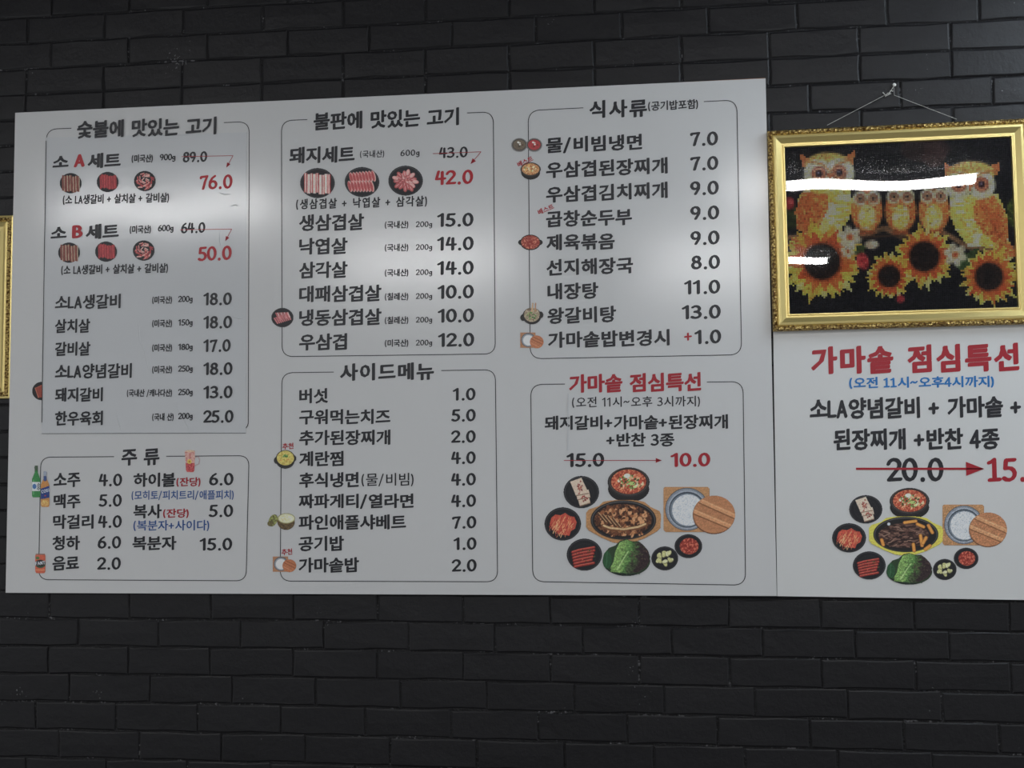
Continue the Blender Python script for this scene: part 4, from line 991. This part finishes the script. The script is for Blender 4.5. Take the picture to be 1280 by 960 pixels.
big_owl(330, 450, [[(192, 392), (250, 425), (240, 470), (205, 455)], [(458, 380), (400, 415), (420, 465), (455, 450)]], [(285, 492), (384, 486)], (112, 62, 74),
        [(235, 540), (430, 540), (452, 640), (430, 720), (380, 770), (300, 800), (210, 800), (172, 700), (185, 610)], [(205, 580), (330, 590), (330, 660), (290, 740), (235, 790), (180, 760), (168, 680)],
        [(330, 590), (440, 590), (448, 660), (415, 740), (330, 785), (262, 775), (310, 700)], [(150, 800), (300, 800), (330, 830), (270, 880), (190, 885), (140, 850)])
for k in range(7): p.ln([(205 + k * 16, 610 + k * 8), (190 + k * 14, 690 + k * 6), (215 + k * 6, 760 + k * 4)], 5, (176, 84, 50), .6)
p.poly([(325, 490), (352, 490), (338, 540)], (222, 130, 80))
p.ln([(225, 430), (300, 445), (338, 480), (375, 445), (450, 420)], 8, (196, 130, 70))
big_owl(1022, 490, [[(890, 438), (945, 465), (930, 520), (895, 500)], [(1158, 434), (1100, 462), (1125, 510), (1155, 490)]], [(962, 545), (1072, 543)], (112, 60, 68),
        [(925, 590), (1150, 590), (1200, 700), (1205, 830), (1120, 850), (1010, 845), (950, 770), (915, 690)], [(1040, 620), (1130, 600), (1190, 680), (1205, 800), (1160, 850), (1090, 790), (1035, 710)],
        [(918, 610), (1040, 610), (1035, 700), (1090, 800), (1140, 845), (1010, 845), (945, 760), (915, 690)], [(1140, 840), (1205, 820), (1244, 885), (1200, 905), (1060, 870), (1120, 860)])
for k in range(6): p.ln([(1070 + k * 16, 640 + k * 10), (1110 + k * 14, 720 + k * 12), (1150 + k * 8, 790 + k * 8)], 5, (176, 84, 50), .6)
p.poly([(1005, 540), (1030, 540), (1018, 585)], (222, 130, 80)); p.ln([(915, 480), (985, 495), (1018, 535), (1055, 495), (1135, 475)], 8, (196, 130, 70))
for cx, ey in ((517, 612), (680, 603), (842, 600)):
    ptex(p.m_ell(cx, 672, 76, 104), ORG, 1.4); ptex(p.m_ell(cx, 700, 42, 62), CRM[:1] + YEL, 1.4, 2); ptex(p.m_ell(cx - 32, ey, 36, 36), CRM, 1.2); ptex(p.m_ell(cx + 32, ey - 2, 36, 36), CRM, 1.2)
    for sx in (-32, 32): p.ell(cx + sx, ey, 22, 22, (140, 74, 62)); p.ell(cx + sx, ey, 15, 15, (222, 190, 140)); p.ell(cx + sx, ey, 8, 8, (60, 40, 50))
    p.ell(cx, ey + 22, 8, 12, (214, 120, 70)); p.ell(cx - 20, 778, 20, 10, (178, 96, 54)); p.ell(cx + 20, 776, 20, 10, (178, 96, 54))
petal_flower(300, 917, 88, 205, 17, 2, 86); petal_flower(795, 893, 72, 158, 18, 4, 71); petal_flower(625, 988, 52, 122, 17, 6, 52); petal_flower(1108, 990, 66, 155, 18, 8, 66)
p.lay(p.m_poly([(470, 840), (520, 835), (500, 880), (455, 890)]), (74, 92, 50)); p.lay(p.m_poly([(940, 930), (1000, 900), (1020, 930), (970, 960)]), (70, 100, 60)); p.lay(p.m_poly([(985, 880), (1060, 850), (1040, 900), (1000, 905)]), (64, 86, 50))
white_flower(435, 800, 56); white_flower(425, 868, 34); white_flower(945, 885, 56); p.ell(540, 835, 34, 22, (206, 186, 160)); p.ell(548, 830, 20, 12, (222, 206, 180)); ptex(p.m_ell(497, 915, 30, 42, -.3), [(186, 48, 60), (214, 84, 84), (160, 36, 50)], 1.4); ptex(p.m_ell(680, 1098, 20, 20), [(186, 48, 60), (214, 84, 84)], 1.2)
# beads
cw, chh = 2 * iw / nx, 2 * ih / nz
n = nx * nz
cen = np.stack([LX.ravel(), LZ.ravel()], 1)
g = np.random.default_rng(9)
off = np.array([(-1, -1), (1, -1), (1, 1), (-1, 1)], float)
lo_ = cen[:, None] + off * np.array([cw, chh]) * .48; hi_ = cen[:, None] + off * np.array([cw, chh]) * .34
hgt = -.0068 + g.normal(0, .00025, (n, 1)) + g.normal(0, .00018, (n, 4))
pts = np.concatenate([lo_, hi_], 1); yy = np.concatenate([np.full((n, 4), -.0040), hgt], 1)
V = np.stack([FCX + pts[..., 0] * c_ - pts[..., 1] * s_, yy, FCZ + pts[..., 0] * s_ + pts[..., 1] * c_], -1).reshape(-1, 3) - np.array(wloc(owl))
q = np.array([(4, 5, 6, 7), (0, 1, 5, 4), (1, 2, 6, 5), (2, 3, 7, 6), (3, 0, 4, 7)])
F = (q[None] + (np.arange(n) * 8)[:, None, None]).reshape(-1, 4)
me = bpy.data.meshes.new('bead'); me.vertices.add(len(V)); me.vertices.foreach_set('co', V.ravel()); me.loops.add(F.size); me.loops.foreach_set('vertex_index', F.ravel().astype(np.int32))
me.polygons.add(len(F)); me.polygons.foreach_set('loop_start', np.arange(0, F.size, 4, dtype=np.int32))
ca = me.attributes.new('Col', 'FLOAT_COLOR', 'POINT'); cc = p.rgb.reshape(-1, 3) * (1 + g.normal(0, .07, (n, 1)))
cc = lin(np.clip(cc, 0, 255)) * 1.5; cc = np.clip(cc * .86 + cc.mean(1, keepdims=True) * .14, 0, .9); cc = np.repeat(np.concatenate([cc, np.ones((n, 1))], 1), 8, 0)
ca.data.foreach_set('color', cc.ravel()); me.materials.append(M_bead); me.update(calc_edges=True)
bo = link('bead_mosaic', me, owl); bo['kind'] = 'stuff'; bo['label'] = 'square beads forming owls, branch and sunflowers on black'

# clear sheet in front, slightly wavy
M_pane = bpy.data.materials.new('clear acrylic'); M_pane.use_nodes = True; nt = M_pane.node_tree; nt.nodes.clear()
out = nt.nodes.new('ShaderNodeOutputMaterial'); mx = nt.nodes.new('ShaderNodeMixShader'); tp = nt.nodes.new('ShaderNodeBsdfTransparent'); gl = nt.nodes.new('ShaderNodeBsdfGlossy'); fr = nt.nodes.new('ShaderNodeFresnel')
fr.inputs['IOR'].default_value = 1.6; gl.inputs['Roughness'].default_value = 0.015; tp.inputs[0].default_value = (.97, .98, .98, 1)
nt.links.new(fr.outputs[0], mx.inputs[0]); nt.links.new(tp.outputs[0], mx.inputs[1]); nt.links.new(gl.outputs[0], mx.inputs[2]); nt.links.new(mx.outputs[0], out.inputs[0])
V = []; F = []; NX, NZ = 60, 44
for j in range(NZ + 1):
    for i in range(NX + 1):
        s, t = i / NX, j / NZ; x, z = -iw + 2 * iw * s, -ih + 2 * ih * t
        edge = min(1, 8 * min(s, 1 - s, t, 1 - t))
        y = -.0105 - .00013 * edge * math.sin(2.6 * math.pi * s + .6) * math.sin(2.2 * math.pi * t + .4) - .0003 * math.sin(math.pi * s) * math.sin(math.pi * t)
        X, Zz = tr(x, z); V.append((X, y, Zz))
for j in range(NZ):
    for i in range(NX):
        a = j * (NX + 1) + i; F.append((a, a + 1, a + NX + 2, a + NX + 1))
part('clear_pane', V, F, M_pane, owl, 'clear glossy sheet with bright lamp reflection', smooth=True)

# pin and cord above the owl picture
pin = thing('wall_pin', 'small white pin in black brick above the owl picture', 'pin', tuple(float(a) for a in at(1118, 106, WALLY)))
c = at(1118, 106, .004); b = Bag()
rings = 6
for i in range(rings + 1):
    f = math.pi * i / rings
    for k in range(10): b.V.append((c[0] + .0052 * math.sin(f) * math.cos(k * .628), c[1] - .0035 * math.cos(f), c[2] + .0052 * math.sin(f) * math.sin(k * .628)))
for i in range(rings):
    for k in range(10): b.F.append((i * 10 + k, i * 10 + (k + 1) % 10, (i + 1) * 10 + (k + 1) % 10, (i + 1) * 10 + k))
b.part('pin_head', M_pin, pin, smooth=True)
b = Bag(); tube(b, [(c[0], .016, c[2]), (c[0], .004, c[2])], .0012); b.part('pin_shaft', mat('steel', (.5, .5, .5), .3, 1), pin)
cord = thing('hanging_cord', 'thin pale cord knotted under the pin, holding up the owl picture', 'cord', tuple(float(a) for a in at(1109, 117, .006)))
kn = at(1109, 117.5, .006)
b = Bag(); tube(b, [at(1034, 156.5, -.004), kn], .0007, 5); tube(b, [at(1196, 149, -.004), at(1118, 119, .006), at(1117, 107.5, .006)], .0007, 5); tube(b, [kn, at(1114, 113.5, .005), at(1117, 107.5, .006)], .0009, 5)
b.part('cord_line', M_string, cord)
b = Bag(); tube(b, [at(1103.5, 115.5, .004), at(1107, 119, .002), at(1110, 116, .001), at(1106.5, 121, .003), at(1111, 118, .001), at(1113.5, 113, .002), at(1116, 114, .004)], .0016, 6); tube(b, [at(1110, 118, .002), at(1114, 117, 0)], .0012, 5)
b.part('knot', M_string, cord)

# second gilt frame cut by the left edge
YG = -.012
g_tr, g_br = at(13.2, 267.5, YG), at(12.0, 498, YG)
gx1 = 0.5 * (g_tr[0] + g_br[0]); gw = .70; gh = g_tr[2] - g_br[2]; gcx, gcz = gx1 - gw / 2, 0.5 * (g_tr[2] + g_br[2])
g2 = thing('picture_frame', 'gold picture frame cut off by the left photo edge, beside the menu board', 'picture', (float(gcx), 0.0, float(gcz - gh / 2)))
PROF2 = [(0, 0.0), (0, .006), (.002, .010), (.007, .011), (.009, .015), (.016, .017), (.019, .013), (.024, .015), (.034, .008), (.046, .006), (.046, .0)]
tr = frame(g2, -gw / 2, gw / 2, -gh / 2, gh / 2, WALLY - .001, 0, 0, 0.0, gcx, gcz, PROF2, [0, 0, 0, 1, 1, 1, 0, 0, 0, 0])
quadpart('backing_card', gw / 2 - .044, gh / 2 - .044, WALLY - .004, WALLY - .001, M_black, g2)
